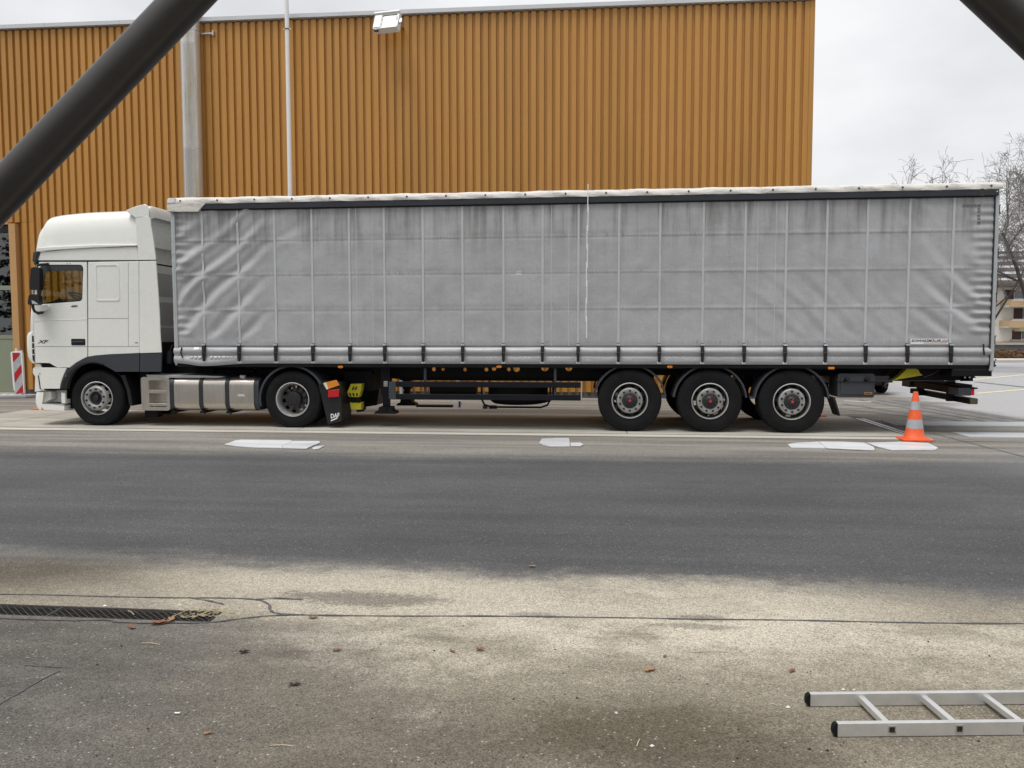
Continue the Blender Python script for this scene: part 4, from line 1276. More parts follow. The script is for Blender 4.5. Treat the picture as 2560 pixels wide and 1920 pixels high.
# spare wheel lying flat in its cradle
sx0, sx1 = S(1219, 990, 1.0)[0], S(1368, 990, 1.0)[0]
cx_, rr_ = (sx0 + sx1) / 2, (sx1 - sx0) / 2
zs0 = S(1290, 1014, 0.75)[1]
spare = MB().lathe_z((cx_, 1.25), [(0.28, zs0 + 0.02), (0.38, zs0 - 0.002), (0.46, zs0 + 0.01), (rr_ - 0.02, zs0 + 0.06), (rr_, zs0 + 0.10), (rr_, zs0 + 0.28), (rr_ - 0.02, zs0 + 0.32), (0.40, zs0 + 0.37), (0.28, zs0 + 0.34)], 56).build('spare_wheel', 'rubber', tr, smooth=40)
sub('spare_rim', MB().lathe_z((cx_, 1.25), [(0.285, zs0 + 0.04), (0.20, zs0 + 0.10), (0.0, zs0 + 0.10)], 30), 'rim_dirty', spare)
for yc in (0.72, 1.78):
    z_ = zs0 - 0.025
    MB().path([(cx_ - rr_ - 0.07, yc, 0.74), (cx_ - rr_ - 0.07, yc, z_ + 0.14), (cx_ - rr_ - 0.02, yc, z_ + 0.04), (cx_ - rr_ + 0.10, yc, z_), (cx_ + rr_ - 0.10, yc, z_), (cx_ + rr_ + 0.02, yc, z_ + 0.04), (cx_ + rr_ + 0.07, yc, z_ + 0.14), (cx_ + rr_ + 0.07, yc, 0.74)], 0.018, 8).build('wheel_cradle', 'chassis_black', tr)
# air tank seen between the guard rails
MB().tube((S(1075, 976, 1.2)[0], 1.3, 0.62), (S(1190, 976, 1.2)[0], 1.3, 0.62), 0.14, n=20).build('air_tank', 'chassis_black', tr)
# tool box
tx0, tz1 = S(2095, 934, .08); tx1, tz0 = S(2186, 994, .08)
box = MB().prism(rrect(tx0, tx1, tz0, tz1, 0.04), 0.08, 0.55).build('tool_box', 'grey_plastic', tr, bev=0.015)
sub('box_lid', MB().prism(rrect(tx0 + 0.045, tx1 - 0.045, tz0 + 0.05, tz1 - 0.04, 0.02), 0.068, 0.085), 'grey_plastic', box, bev=0.006)
zl = S(2120, 954, .08)[1]
sub('lid_seam', MB().box(tx0 - 0.01, tx1 + 0.01, 0.062, 0.072, zl - 0.012, zl), 'black_plastic', box, bev=0.002)
for pxh in (2117, 2168.5):
    q0 = S(pxh, 949, .06)
    la = sub('latch', MB().prism([(q0[0] - 0.045, q0[1] - 0.035)] + arc(q0[0], q0[1] + 0.005, 0.042, 0, 180, 10)[::-1][::-1] + [(q0[0] + 0.045, q0[1] - 0.035)][::-1], 0.045, 0.068), 'black_plastic', box, bev=0.004)
    sub('latch_key', MB().lathe_y((q0[0], q0[1] + 0.015), [(0.010, 0.046), (0.010, 0.040), (0, 0.039)], 10), 'badge', box)
a0 = S(2161, 980.5, .06); a1 = S(2180.5, 986.5, .06)
sub('type_plate', MB().box(a0[0], a1[0], 0.062, 0.0675, a1[1], a0[1]), 'leaf_pale', box, smooth=0)
sub('plate_print', MB().box(a0[0] + 0.012, a1[0] - 0.012, 0.0605, 0.0618, a1[1] + 0.013, a0[1] - 0.013), 'nut_dark', box, smooth=0)
MB().path([(*S(2090, 949, .05)[:1], 0.05, S(2090, 949, .05)[1]), (*S(2130, 953.5, .05)[:1], 0.05, S(2130, 953.5, .05)[1]), (*S(2300, 952, .05)[:1], 0.05, S(2300, 952, .05)[1]), (*S(2400, 953, .05)[:1], 0.05, S(2400, 953, .05)[1])], 0.005, 6).build('safety_cable', 'rail_dark', tr)
# amber side markers
for pxh, pyh in ((851, 917.3), (1247.5, 916.8), (1674.5, 917)):
    q0 = S(pxh, pyh, .0)
    mk = MB().prism([(q0[0] + 0.045 * math.cos(t), q0[1] + 0.021 * math.sin(t)) for t in np.linspace(0, 2 * math.pi, 20, endpoint=False)], -0.004, 0.012).build('side_marker', 'amber', tr, bev=0.006)
    sub('marker_bulb', MB().lathe_y(q0, [(0.010, -0.0045), (0.010, -0.007), (0, -0.008)], 12), 'lens_red', mk)
q0 = S(2079, 920, 0)
MB().box(q0[0] - 0.055, q0[0] + 0.045, -0.003, 0.012, q0[1] - 0.022, q0[1] + 0.018).build('side_marker', 'amber', tr, bev=0.006)
# yellow wheel chock in its holder and the stay behind it
ck = [S(2231, 951, .25), S(2243, 944, .25), S(2262, 928, .25), S(2272, 916, .25), S(2284, 915, .25), S(2290, 922, .25), S(2297, 925, .25), S(2300, 932, .25), S(2307, 938, .25)]
MB().prism(ck, 0.25, 0.42).build('wheel_chock', 'yellow', tr, bev=0.006)
MB().prism([S(2231, 951, .25), S(2243, 944, .25), S(2262, 928, .25), S(2270, 916, .25), S(2262, 914, .25), S(2250, 930, .25)], 0.43, 0.47).build('chock_holder', 'chassis_black', tr)
a = S(2308, 944, .2); b = S(2350, 925, .2)
MB().path([(a[0], 0.2, a[1]), ((a[0] + b[0]) / 2, 0.2, (a[1] + b[1]) / 2 - 0.01), (b[0], 0.2, b[1])], 0.006, 6).build('chock_stay', 'rim_dirty', tr)
MB().prism([S(2228, 914, .5), S(2420, 914, .5), S(2420, 950, .5), S(2310, 952, .5), S(2232, 951, .5), S(2215, 935, .5)], 0.45, 0.48).build('rear_gusset', 'chassis_black', tr)
# rear frame: cross beam, underrun bar and lamps
MB().box(TXR - 0.62, TXR - 0.01, 0.02, W1 - 0.02, S(2485, 941)[1], S(2485, 927)[1]).build('rear_beam', 'chassis_black', tr, bev=0.008)
MB().box(TXR - 0.60, TXR - 0.08, 0.03, 0.08, S(2485, 927)[1], 1.12).build('rear_bracket', 'rail_dark', tr, bev=0.006)
ub_x = TXR - 0.32
zu0, zu1 = S(2462, 1011, .06)[1], S(2462, 996.5, .06)[1]
MB().box(ub_x, ub_x + 0.13, 0.06, W1 - 0.06, zu0, zu1).build('underrun_bar', 'chassis_black', tr, bev=0.008)
MB().box(ub_x + 0.01, ub_x + 0.125, 0.045, 0.0585, zu0 + 0.004, zu1 - 0.004).build('bar_end_cap', 'hedge_dark', tr, bev=0.004)
zl0, zl1 = S(2455, 990, .06)[1], S(2455, 966, .06)[1]
MB().box(ub_x - 0.12, ub_x + 0.06, 0.10, W1 - 0.10, zl0 + 0.01, zl0 + 0.13).build('lamp_beam', 'chassis_black', tr, bev=0.006)
MB().box(ub_x - 0.10, ub_x + 0.10, 0.20, W1 - 0.20, zl1 - 0.015, zl1 + 0.02).build('lamp_shelf', 'chassis_black', tr)
for yc in (0.08, 2.09):
    lb = MB().box(ub_x - 0.16, ub_x + 0.03, yc, yc + 0.38, zl0, zl1 - 0.03).build('tail_lamp', 'grey_plastic', tr, bev=0.008)
    sub('red_lens', MB().box(ub_x + 0.032, ub_x + 0.085, yc + 0.005, yc + 0.375, zl0 + 0.008, zl1 - 0.045), 'lens_red', lb, bev=0.006)
    sub('lamp_hood', MB().box(ub_x + 0.02, ub_x + 0.13, yc - 0.005, yc + 0.385, zl1 - 0.045, zl1 - 0.020), 'rubber', lb, bev=0.006)
for yc in (0.62, 1.86):
    MB().box(ub_x - 0.10, ub_x + 0.02, yc, yc + 0.07, zu0, 1.08).build('underrun_hanger', 'chassis_black', tr, bev=0.004)
hp = MB().box(S(2402, 940, .45)[0], S(2433, 940, .45)[0], 0.45, 0.47, S(2420, 953, .45)[1], 1.08).build('hanger_plate', 'chassis_black', tr)
for pxh in (2412, 2423.5):
    q0 = S(pxh, 943.5, .45)
    sub('plate_bolt', MB().lathe_y(q0, [(0.016, 0.449), (0.016, 0.440), (0, 0.439)], 10), 'sticker', hp)
MB().tube((-7.0, 1.27, 1.06), (-7.0, 1.27, 0.97), 0.045, n=14).build('king_pin', 'galv', tr)

# folding rule hung from the roof edge
fr_t = thing('folding_rule', (S(1468, 650)[0], -0.075, S(1466, 838)[1]), 'white folding rule hanging open down the grey curtain from the roof edge', 'folding rule')
pts = [(1471, 467), (1470, 523), (1468.5, 570), (1468, 616), (1467.3, 662), (1466.6, 708), (1466, 752), (1465.7, 797), (1465.5, 838)]
for k in range(8):
    a, b = S(*pts[k], -0.08), S(*pts[k + 1], -0.08)
    e = 0.045
    ox = 0.0055 * (1 if k % 2 else -1)
    yy_ = -0.082 - 0.004 * (k % 2)
    MB().prism([(a[0] + ox - 0.0075, a[1] + e), (b[0] + ox - 0.0075, b[1] - e), (b[0] + ox + 0.0075, b[1] - e), (a[0] + ox + 0.0075, a[1] + e)], yy_ - 0.0035, yy_).build('rule_segment', 'sticker', fr_t, smooth=0)

# ------------------------------------------------------------------ tractor unit
tk = thing('truck_tractor', (-8.0, 1.27, 0.0), 'white high-roof tractor unit with black mirrors coupled to the grey trailer', 'truck')
CY0, CY1 = 0.03, 2.52
def z1(x, y, Y=CY0): return S(x / 4.608, 480 + y / 4.608, Y)
def z2(x, y, Y=CY0): return S(x / 4.608, 780 + y / 4.608, Y)
def prism_x(poly, x0, x1):
    """(y,z) outline extruded along X"""
    t = MB().prism(poly, x0, x1)
    o = MB()
    o.add([(y, x, z) for x, y, z in t.v], [tuple(reversed(q)) for q in t.f])
    return o
def both(name, poly, mat, th=0.03, holes=(), bev=0.008, y=CY0, far=True, par=None):
    o = MB().prism(poly, y, y + th, holes).build(name, mat, tk, bev=bev)
    if far:
        f = 2 * 1.275 - y
        MB().prism(poly, f - th, f, holes).build(name, mat, tk, bev=bev)
    return o
def seam(par, pts, wd=0.006, y=CY0):
    """thin dark joint on a panel"""
    for a, b in zip(pts[:-1], pts[1:]):
        a, b = Vector((a[0], 0, a[1])), Vector((b[0], 0, b[1]))
        d = (b - a).normalized(); n_ = Vector((-d.z, 0, d.x)) * wd / 2
        q = [a - n_, b - n_, b + n_, a + n_]
        sub('seam', MB().prism([(p.x, p.z) for p in q], y - 0.0012, y + 0.004), 'panel_gap', par, smooth=0)
XB = z1(1008, 1000)[0]           # B-pillar
XS = z1(1600, 1000)[0]           # back of the sleeper
ZBELT = z1(700, 1285)[1]
ZHEAD = z1(700, 822)[1]
ZLOW = z2(1200, 560)[1]
# dark inner body that shows in the joints
MB().box(z1(470, 1300)[0], XB + 0.02, 0.055, 2.495, ZLOW, ZBELT - 0.06).build('cab_floor', 'panel_gap', tk)
MB().box(XB + 0.01, XS - 0.01, 0.055, 2.495, ZLOW, z1(1000, 640)[1]).build('sleeper_core', 'panel_gap', tk)
MB().box(z1(520, 800)[0], XB + 0.02, 0.07, 2.48, ZHEAD + 0.03, z1(1000, 660)[1]).build('roof_core', 'panel_gap', tk)
MB().box(z2(720, 700)[0], XS + 0.3, 0.64, 1.92, 0.70, ZLOW + 0.02).build('engine_block', 'chassis_black', tk)
MB().box(z2(400, 700)[0], z2(700, 700)[0], 0.09, 2.45, z2(600, 900)[1], ZLOW + 0.01).build('front_core', 'chassis_black', tk)
MB().box(XS - 0.1, TXF + 0.4, 0.66, 1.92, 0.90, 1.20).build('frame_gear', 'chassis_black', tk)
# door
win = smooth_line([z1(468, 842), z1(600, 838), z1(900, 838), z1(940, 848), z1(958, 885), z1(954, 1000), z1(948, 1215), z1(935, 1245), z1(905, 1260), z1(700, 1276), z1(402, 1300)], 3)
door_o = [z1(452, 806), z1(998, 806), z1(1000, 1200), z2(1003, 200), z2(1004, 515), z2(950, 541), z2(880, 580), z2(800, 641), z2(770, 639), z2(660, 637), z2(620, 618), z2(570, 589), z2(408, 586), z2(402, 420), z2(390, 200), z1(388, 1312), z1(396, 1250), z1(425, 900)]
door = both('door', door_o, 'cab_white', 0.035, [win], 0.006)
seam(door, [z2(404, 398), z2(1004, 398)])
for a_ in ((392, 1478, 998, 1462),):
    sub('crease', MB().prism([z1(a_[0], a_[1]), z1(a_[2], a_[3]), z1(a_[2], a_[3] + 9), z1(a_[0], a_[1] + 9)], CY0 - 0.004, CY0 + 0.004), 'cab_white', door, bev=0.003)
hd = sub('door_handle', MB().prism(rrect(z2(822, 382)[0], z2(985, 382)[0], z2(900, 384)[1], z2(900, 308)[1], 0.02), CY0 - 0.003, CY0 + 0.01), 'black_plastic', door, bev=0.003)
sub('handle_grip', MB().box(z2(835, 340)[0], z2(972, 340)[0], CY0 - 0.022, CY0 - 0.004, z2(900, 352)[1], z2(900, 334)[1]), 'grey_plastic', door, bev=0.006)
for x_ in (775, 806):
    sub('vent_hole', MB().lathe_y(z1(x_, 824), [(0.008, CY0 - 0.001), (0.008, CY0 - 0.002), (0, CY0 - 0.0022)], 10), 'panel_gap', door)
q = z1(813, 1330)
text('lettering', '480', 0.052, 'badge', door, lambda a, b, d: (q[0] + a, CY0 - 0.001 - d, q[1] + b + 0.004), shear=0.3, bold=0.0015, depth=0.001, xscale=1.6)
q3 = z2(438, 362)
text('lettering', 'XF', 0.082, 'badge', door, lambda a, b, d: (q3[0] + a, CY0 - 0.001 - d, q3[1] + b + 0.002), shear=0.35, bold=0.0025, depth=0.001, xscale=1.75)
# window: black surround, tinted deflector, glass
inner = smooth_line([z1(500, 850), z1(900, 850), z1(935, 858), z1(948, 890), z1(940, 1215), z1(925, 1240), z1(895, 1250), z1(478, 1285), z1(482, 1100)], 3)
fr_ = MB().prism(win, CY0 + 0.006, CY0 + 0.024, [inner]).build('window_frame', 'black_plastic', tk, smooth=0)
MB().prism(inner, CY0 + 0.014, CY0 + 0.018).build('window_glass', 'cab_glass', tk, smooth=0)
MB().prism([z1(478, 848), z1(945, 848), z1(950, 900), z1(560, 912), z1(520, 935), z1(500, 1000), z1(478, 1100)], CY0 - 0.006, CY0 - 0.002).build('wind_deflector', 'grey_plastic', tk, bev=0.002)
f2 = 2.55 - CY0
MB().prism(win, f2 - 0.024, f2 - 0.006, [inner]).build('window_frame', 'black_plastic', tk, smooth=0)
MB().prism(inner, f2 - 0.018, f2 - 0.014).build('window_glass', 'cab_glass', tk, smooth=0)
# sleeper side
slp = both('sleeper_panel', [z1(1013, 806), z1(1597, 797), z2(1603, 300), z2(1606, 472), z2(1300, 486), z2(1100, 500), z2(1014, 514)], 'cab_white', 0.03)
seam(slp, [z1(1016, 1457), z1(1478, 1457)], 0.005); seam(slp, [z1(1478, 812), z2(1480, 396)], 0.004); seam(slp, [z2(1016, 398), z2(1600, 398)], 0.006)
sub('pressed_panel', MB().prism(rrect(z1(1106, 1250)[0], z1(1382, 1250)[0], z1(1200, 1256)[1], z1(1200, 833)[1], 0.045, 6), CY0 - 0.007, CY0 + 0.004,
                                [rrect(z1(1122, 1250)[0], z1(1366, 1250)[0], z1(1200, 1240)[1], z1(1200, 849)[1], 0.035, 6)]), 'cab_white', slp, bev=0.005, seg=3)
sub('maker_sticker', MB().box(z2(1550, 370)[0], z2(1592, 370)[0], CY0 - 0.0016, CY0 + 0.001, z2(1570, 386)[1], z2(1570, 348)[1]), 'sticker', slp, smooth=0)
sub('sticker_print', MB().box(z2(1556, 370)[0], z2(1590, 370)[0], CY0 - 0.0026, CY0 - 0.0018, z2(1570, 360)[1], z2(1570, 350)[1]), 'ink', slp, smooth=0)
# side deflectors
both('side_fairing', [z1(1606, 797), z1(1800, 792), z1(1822, 1100), z1(1842, 1400), z2(1850, 250), z2(1864, 466), z2(1612, 474), z2(1609, 300)], 'cab_white', 0.03, y=CY0 - 0.012)
both('upper_fairing', smooth_line([z1(1562, 305), z1(1640, 291), z1(1722, 282), z1(1745, 400), z1(1772, 560), z1(1800, 781)], 3) + [z1(1602, 785), z1(1590, 650), z1(1576, 500)], 'cab_white', 0.03, y=CY0 - 0.014)
# belt band under the roof cap
band = both('roof_band', [z1(425, 788), z1(440, 740), z1(464, 690), z1(700, 668), z1(1100, 645), z1(1572, 628), z1(1586, 700), z1(1597, 786)], 'cab_white', 0.05, y=CY0 + 0.012)
seam(band, [z1(430, 794), z1(1600, 790), z1(1800, 786)], 0.016, CY0 + 0.010)

# roof cap: lofted shell
top = smooth_line([z1(371, 690, .3), z1(398, 612, .3), z1(440, 515, .3), z1(488, 405, .33), z1(560, 338, .36), z1(640, 290, .45), z1(720, 267, .42), z1(900, 244, .4), z1(1100, 228, .4), z1(1300, 220, .4), z1(1445, 214, .4), z1(1562, 208, .4), z1(1780, 203, .4)], 6)
bl0, bl1 = (z1(371, 692, .3)[0], z1(371, 692)[1]), z1(1572, 618)
def zlow(x):
    t = (x - bl0[0]) / (bl1[0] - bl0[0])
    return bl0[1] + (bl1[1] - bl0[1]) * t
rows = []
nsec = 26
for (x_, zt_) in top:
    zl_ = zlow(x_)
    d = x_ - bl0[0]
    r_ = 0.75
    inset = 0.46 * (1 - math.sqrt(max(0.0, 1 - (1 - min(d / r_, 1.0)) ** 2)))
    h_ = max(zt_ - zl_, 0.004)
    row = []
    for k in range(nsec + 1):
        t = k / nsec
        # from the near lower edge over the top to the far lower edge
        ang = math.pi * t
        e = 0.22
        cx__ = math.copysign(abs(math.cos(ang)) ** e, math.cos(ang)); sz = abs(math.sin(ang)) ** 0.42
        lean = 0.10 * sz ** 2 * min(h_, 0.8)
        half = 1.232 - inset - lean
        row.append((x_, 1.275 - cx__ * half, zl_ + sz * h_))
    rows.append(row)
cap_ = MB().grid([list(r_) for r_ in rows])
cap_.add(rows[-1], [tuple(range(nsec + 1))])
cap_.add([(p[0], p[1], p[2]) for p in [r_[0] for r_ in rows] + [r_[-1] for r_ in rows][::-1]], [tuple(range(2 * len(rows)))])
cap_.build('roof_cap', 'cab_white', tk, smooth=50)
# lip where the cap overhangs the band
for ys in (CY0 - 0.012, 2.55 - CY0 - 0.03):
    MB().prism([z1(425, 690), z1(700, 665), z1(1100, 640), z1(1572, 624), z1(1571, 602), z1(1100, 606), z1(700, 624), z1(432, 640)], ys, ys + 0.042).build('cap_edge', 'cab_white', tk, bev=0.012, seg=3)
# rear spoiler of the roof, full width with a dished trailing edge
sp0 = [z1(1448, 213), z1(1500, 190), z1(1560, 166), z1(1620, 150), z1(1668, 140), z1(1698, 156), z1(1716, 200), z1(1722, 280)]
rows = []
for k in range(25):
    t = k / 24
    y_ = CY0 + 0.03 + t * (2.49 - 0.06)
    dish = 0.17 * (math.sin(math.pi * t) ** 0.6) * 0.0
    edge = 0.05 * (max(0.0, 1 - 14 * min(t, 1 - t)) ** 2)
    rows.append([(px_2[0], y_, px_2[1] - edge) for px_2 in sp0])
sp_m = MB().grid(rows)
sp_m.build('roof_spoiler', 'cab_white', tk, smooth=40)
both('spoiler_end', sp0 + [z1(1562, 300), z1(1510, 262)], 'cab_white', 0.03, bev=0.012, y=CY0 - 0.010)
# front face: curved shells given as (height, x at the nose, x at the side)
def shell(name, levels, mat, yin=0.42, n=10, smooth=60, thick=None):
    rows = []
    for z_, xf, xs2 in levels:
        half = []
        for k in range(n + 1):
            a = (math.pi / 2) * k / n
            half.append((xs2 + (xf - xs2) * math.sin(a) ** 0.75, CY0 + yin * (1 - math.cos(a))))
        row = [(x_, y_, z_) for x_, y_ in half] + [(x_, 2.55 - y_, z_) for x_, y_ in reversed(half)]
        rows.append(row)
    return MB().grid(rows).build(name, mat, tk, smooth=smooth)
def lv(seq):
    return [(z(xf, y)[1], z(xf, y, 0.14)[0], z(xs2, y)[0]) for z, y, xf, xs2 in seq]
shell('front_panel', lv([(z1, 1296, 352, 398), (z1, 1400, 340, 388), (z1, 1600, 330, 388), (z2, 220, 330, 390), (z2, 400, 330, 400), (z2, 590, 345, 405)]), 'cab_white')
shell('grille', lv([(z2, 222, 342, 394), (z2, 245, 306, 372), (z2, 275, 290, 368), (z2, 320, 286, 368), (z2, 430, 287, 370), (z2, 510, 300, 372), (z2, 555, 332, 376), (z2, 588, 362, 404)]), 'cab_white', yin=0.35)
lo = MB().prism([z2(368, 272), z2(388, 278), z2(402, 582), z2(378, 552)], CY0 - 0.002, CY0 + 0.02).build('corner_louvre', 'panel_gap', tk, smooth=0)
for v in (352, 420, 488):
    sub('louvre_bar', MB().prism([z2(366, v - 4), z2(394, v - 2), z2(396, v + 8), z2(368, v + 6)], CY0 - 0.008, CY0 + 0.006), 'cab_white', lo, smooth=0)
shell('windscreen', lv([(z1, 810, 420, 470), (z1, 1000, 395, 450), (z1, 1296, 352, 402)]), 'cab_glass', yin=0.30)
for yy_ in (CY0 + 0.004, 2.55 - CY0 - 0.044):
    MB().prism([z1(405, 1300), z1(430, 1300), z1(480, 850), z1(500, 812), z1(448, 812), z1(425, 900)], yy_, yy_ + 0.04).build('a_pillar', 'black_plastic', tk, bev=0.004)
shell('sun_visor', lv([(z1, 682, 368, 462), (z1, 760, 362, 440), (z1, 815, 358, 425), (z1, 838, 395, 415)]), 'black_plastic', yin=0.5)
MB().prism([z1(382, 690), z1(430, 690), z1(405, 800), z1(372, 800)], CY0 + 0.0, CY0 + 0.01).build('visor_lamp', 'grey_plastic', tk, bev=0.003)
# dashboard, wheel and seats inside
ZD = z1(700, 1262)[1]
MB().prism([(z1(420, 1300)[0], ZBELT - 0.3), (z1(760, 1300)[0], ZBELT - 0.3), (z1(740, 1270)[0], ZD + 0.01), (z1(640, 1250)[0], ZD + 0.06), (z1(560, 1270)[0], ZD + 0.0), (z1(420, 1290)[0], ZD - 0.02)], 0.10, 2.45).build('dashboard', 'seat_cloth', tk, bev=0.01)
swc = Vector((z1(800, 1215)[0] - 0.17, 0.62, z1(800, 1215)[1] + 0.02))
sw = MB()
ring = []
for k in range(29):
    a = 2 * math.pi * k / 28
    v = Vector((0, math.cos(a) * 0.22, math.sin(a) * 0.22))
    ring.append(swc + Matrix.Rotation(R(-62), 3, 'Y') @ v)
sw.path(ring, 0.016, 8)
sw.tube(swc, swc + Matrix.Rotation(R(-62), 3, 'Y') @ Vector((-0.25, 0, 0)), 0.04, n=10)
for a in (0, 130, 230):
    sw.tube(swc, swc + Matrix.Rotation(R(-62), 3, 'Y') @ Vector((0, math.cos(R(a)) * 0.21, math.sin(R(a)) * 0.21)), 0.014, n=6)
sw.build('steering_wheel', 'black_plastic', tk)
for y_ in (0.40, 1.65):
    st = MB().box(XB - 0.42, XB - 0.02, y_, y_ + 0.5, ZBELT - 0.35, ZBELT - 0.12).build('seat', 'seat_cloth', tk, bev=0.03)
MB().box(XB - 0.02, XB + 0.005, 0.07, 2.48, ZBELT - 0.2, ZHEAD + 0.1).build('bunk_curtain', 'seat_cloth', tk)
# mirrors on their arms
MY = -0.20
def zz1(x, y): return S(x / 4.608, 480 + y / 4.608, MY)
mr = MB().prism(smooth_line([zz1(378, 880), zz1(410, 868), zz1(455, 872), zz1(474, 900), zz1(476, 1110), zz1(455, 1128), zz1(370, 1126), zz1(362, 1090)], 3), MY - 0.05, MY + 0.05).build('mirror_housing', 'black_plastic', tk, bev=0.025, seg=3)
ml = MB().prism(smooth_line([zz1(352, 1192), zz1(380, 1178), zz1(440, 1188), zz1(468, 1215), zz1(470, 1285), zz1(445, 1302), zz1(350, 1300), zz1(343, 1260)], 3), MY - 0.05, MY + 0.05).build('mirror_housing', 'black_plastic', tk, bev=0.025, seg=3)
for x_ in (378, 420):
    MB().box(zz1(x_, 1150)[0], zz1(x_ + 16, 1150)[0], MY - 0.02, MY + 0.0, zz1(x_, 1182)[1], zz1(x_, 1124)[1]).build('mirror_post', 'chrome', tk, bev=0.003)
sub('mirror_lamp', MB().prism([zz1(388, 1250), zz1(420, 1262), zz1(455, 1285), zz1(460, 1298), zz1(395, 1290)], MY - 0.056, MY - 0.04), 'steel_light', ml, bev=0.003)
def zp(x, y, Y): q_ = S(x / 4.608, 480 + y / 4.608, Y); return (q_[0], Y, q_[1])
MB().path([zp(425, 875, MY), zp(420, 850, MY + 0.03), zp(455, 838, -0.1), zp(530, 830, 0.0), zp(560, 828, 0.03)], [0.022, 0.024, 0.022, 0.020, 0.026], 8).build('mirror_arm', 'black_plastic', tk)
MB().path([zp(545, 840, 0.01), zp(560, 870, 0.02), zp(575, 900, 0.02)], 0.02, 8).build('mirror_arm', 'black_plastic', tk)
MB().path([zp(380, 1295, MY), zp(382, 1340, MY), zp(398, 1375, MY + 0.02), zp(440, 1398, -0.1), zp(485, 1385, 0.02)], [0.022, 0.022, 0.022, 0.026, 0.03], 8).build('mirror_arm', 'black_plastic', tk)
MB().prism(smooth_line([z1(400, 1308), z1(500, 1304), z1(582, 1306), z1(574, 1345), z1(540, 1368), z1(470, 1378), z1(420, 1350)], 3), CY0 - 0.06, CY0 + 0.01).build('mirror_bracket', 'cab_white', tk, bev=0.018, seg=3)
# lower front: lamp column, bumper and step
col_ = MB().prism([z2(392, 592), z2(445, 596), z2(462, 640), z2(478, 760), z2(492, 912), z2(384, 922), z2(390, 745), z2(362, 705), z2(362, 655), z2(390, 628)], CY0 + 0.03, CY0 + 0.5).build('lamp_column', 'cab_white', tk, bev=0.010)
sub('column_slot', MB().prism([z2(422, 730), z2(436, 730), z2(458, 890), z2(446, 890)], CY0 + 0.027, CY0 + 0.04), 'panel_gap', col_, smooth=0)
for x_, y_ in ((446, 713), (470, 898)):
    sub('column_hole', MB().lathe_y(z2(x_, y_), [(0.011, CY0 + 0.029), (0.011, CY0 + 0.026), (0, CY0 + 0.0255)], 10), 'panel_gap', col_)
MB().prism([z2(462, 640), z2(660, 641), z2(768, 645), z2(735, 720), z2(702, 810), z2(690, 884), z2(492, 884), z2(478, 760)], CY0, CY0 + 0.06).build('lower_panel', 'cab_white', tk, bev=0.008)
bp = shell('bumper', lv([(z2, 922, 384, 500), (z2, 960, 372, 500), (z2, 1000, 367, 495), (z2, 1060, 373, 485), (z2, 1100, 398, 478), (z2, 1128, 440, 478)]), 'cab_white', yin=0.40)
MB().box(z2(470, 1000)[0], z2(690, 1000)[0], CY0 + 0.26, CY0 + 0.29, z2(600, 1050)[1], z2(600, 915)[1]).build('step_back', 'cab_white', tk)
MB().prism([z2(385, 922), z2(545, 918), z2(548, 1010), z2(470, 1050), z2(455, 1060), z2(395, 1060)], CY0 + 0.10, CY0 + 0.25).build('step_cheek', 'cab_white', tk, bev=0.02)
MB().box(z2(692, 1000)[0], z2(740, 1000)[0], CY0 + 0.03, CY0 + 0.30, z2(700, 1055)[1], z2(700, 930)[1]).build('step_post', 'cab_white', tk, bev=0.008)
MB().prism([z2(456, 1060), z2(740, 1078), z2(742, 1138), z2(500, 1126), z2(470, 1090)], CY0, CY0 + 0.28).build('step_board', 'cab_white', tk, bev=0.008)
tz_ = z2(600, 1072)[1] + 0.004
MB().box(z2(490, 1060)[0], z2(738, 1060)[0], CY0 + 0.012, CY0 + 0.26, tz_, tz_ + 0.008).build('step_tread', 'cone_grey', tk, bev=0.003)
MB().box(z2(720, 1000)[0], z2(900, 1000)[0], 0.20, 2.3, z2(800, 1120)[1], z2(800, 830)[1]).build('front_axle_beam', 'chassis_black', tk)
# grey arch and skirt
out_a = smooth_line([z2(690, 884), z2(703, 815), z2(740, 722), z2(800, 646), z2(880, 585), z2(950, 545), z2(1010, 519), z2(1200, 490), z2(1400, 480), z2(1606, 474)], 4)
in_a = smooth_line([z2(1330, 688), z2(1275, 655), z2(1200, 615), z2(1120, 592), z2(1040, 590), z2(960, 612), z2(890, 655), z2(835, 720), z2(798, 800), z2(782, 886)], 4)
ar = both('wheel_arch', out_a + [z2(1606, 688)] + in_a, 'grey_plastic', 0.05, y=CY0 - 0.004, bev=0.012)
sub('arch_lip', MB().prism(smooth_line([z2(714, 884), z2(730, 810), z2(770, 730), z2(830, 665), z2(900, 615), z2(970, 585), z2(1040, 575), z2(1120, 578), z2(1200, 600)], 4) +
                            smooth_line([z2(1200, 612), z2(1120, 592), z2(1040, 590), z2(960, 612), z2(890, 655), z2(835, 720), z2(798, 800), z2(782, 886)], 4), CY0 - 0.02, CY0 + 0.0), 'black_plastic', ar, bev=0.006)
lm = sub('repeater_lamp', MB().prism([z2(748, 768), z2(760, 730), z2(792, 728), z2(796, 762), z2(785, 770)], CY0 - 0.012, CY0 + 0.0), 'lens_clear', ar, bev=0.004)
both('side_skirt', [z2(1612, 474), z2(1862, 468), z2(1857, 690), z2(1612, 690)], 'grey_plastic', 0.04, y=CY0 - 0.004, bev=0.010)
FX, FZ = S(242.6, 998, 0.08)[0], 0.503
arch(MB(), FX, FZ, 0.60, -2, 182, 0.10, 0.60, lip=0.01).build('arch_liner', 'chassis_black', tk)
q4 = [z2(1365, 730), z2(1410, 725), z2(1470, 900), z2(1500, 1085), z2(1462, 1080), z2(1430, 900)]
MB().prism(q4, 0.10, 0.50).build('arch_flap', 'black_plastic', tk, bev=0.006)
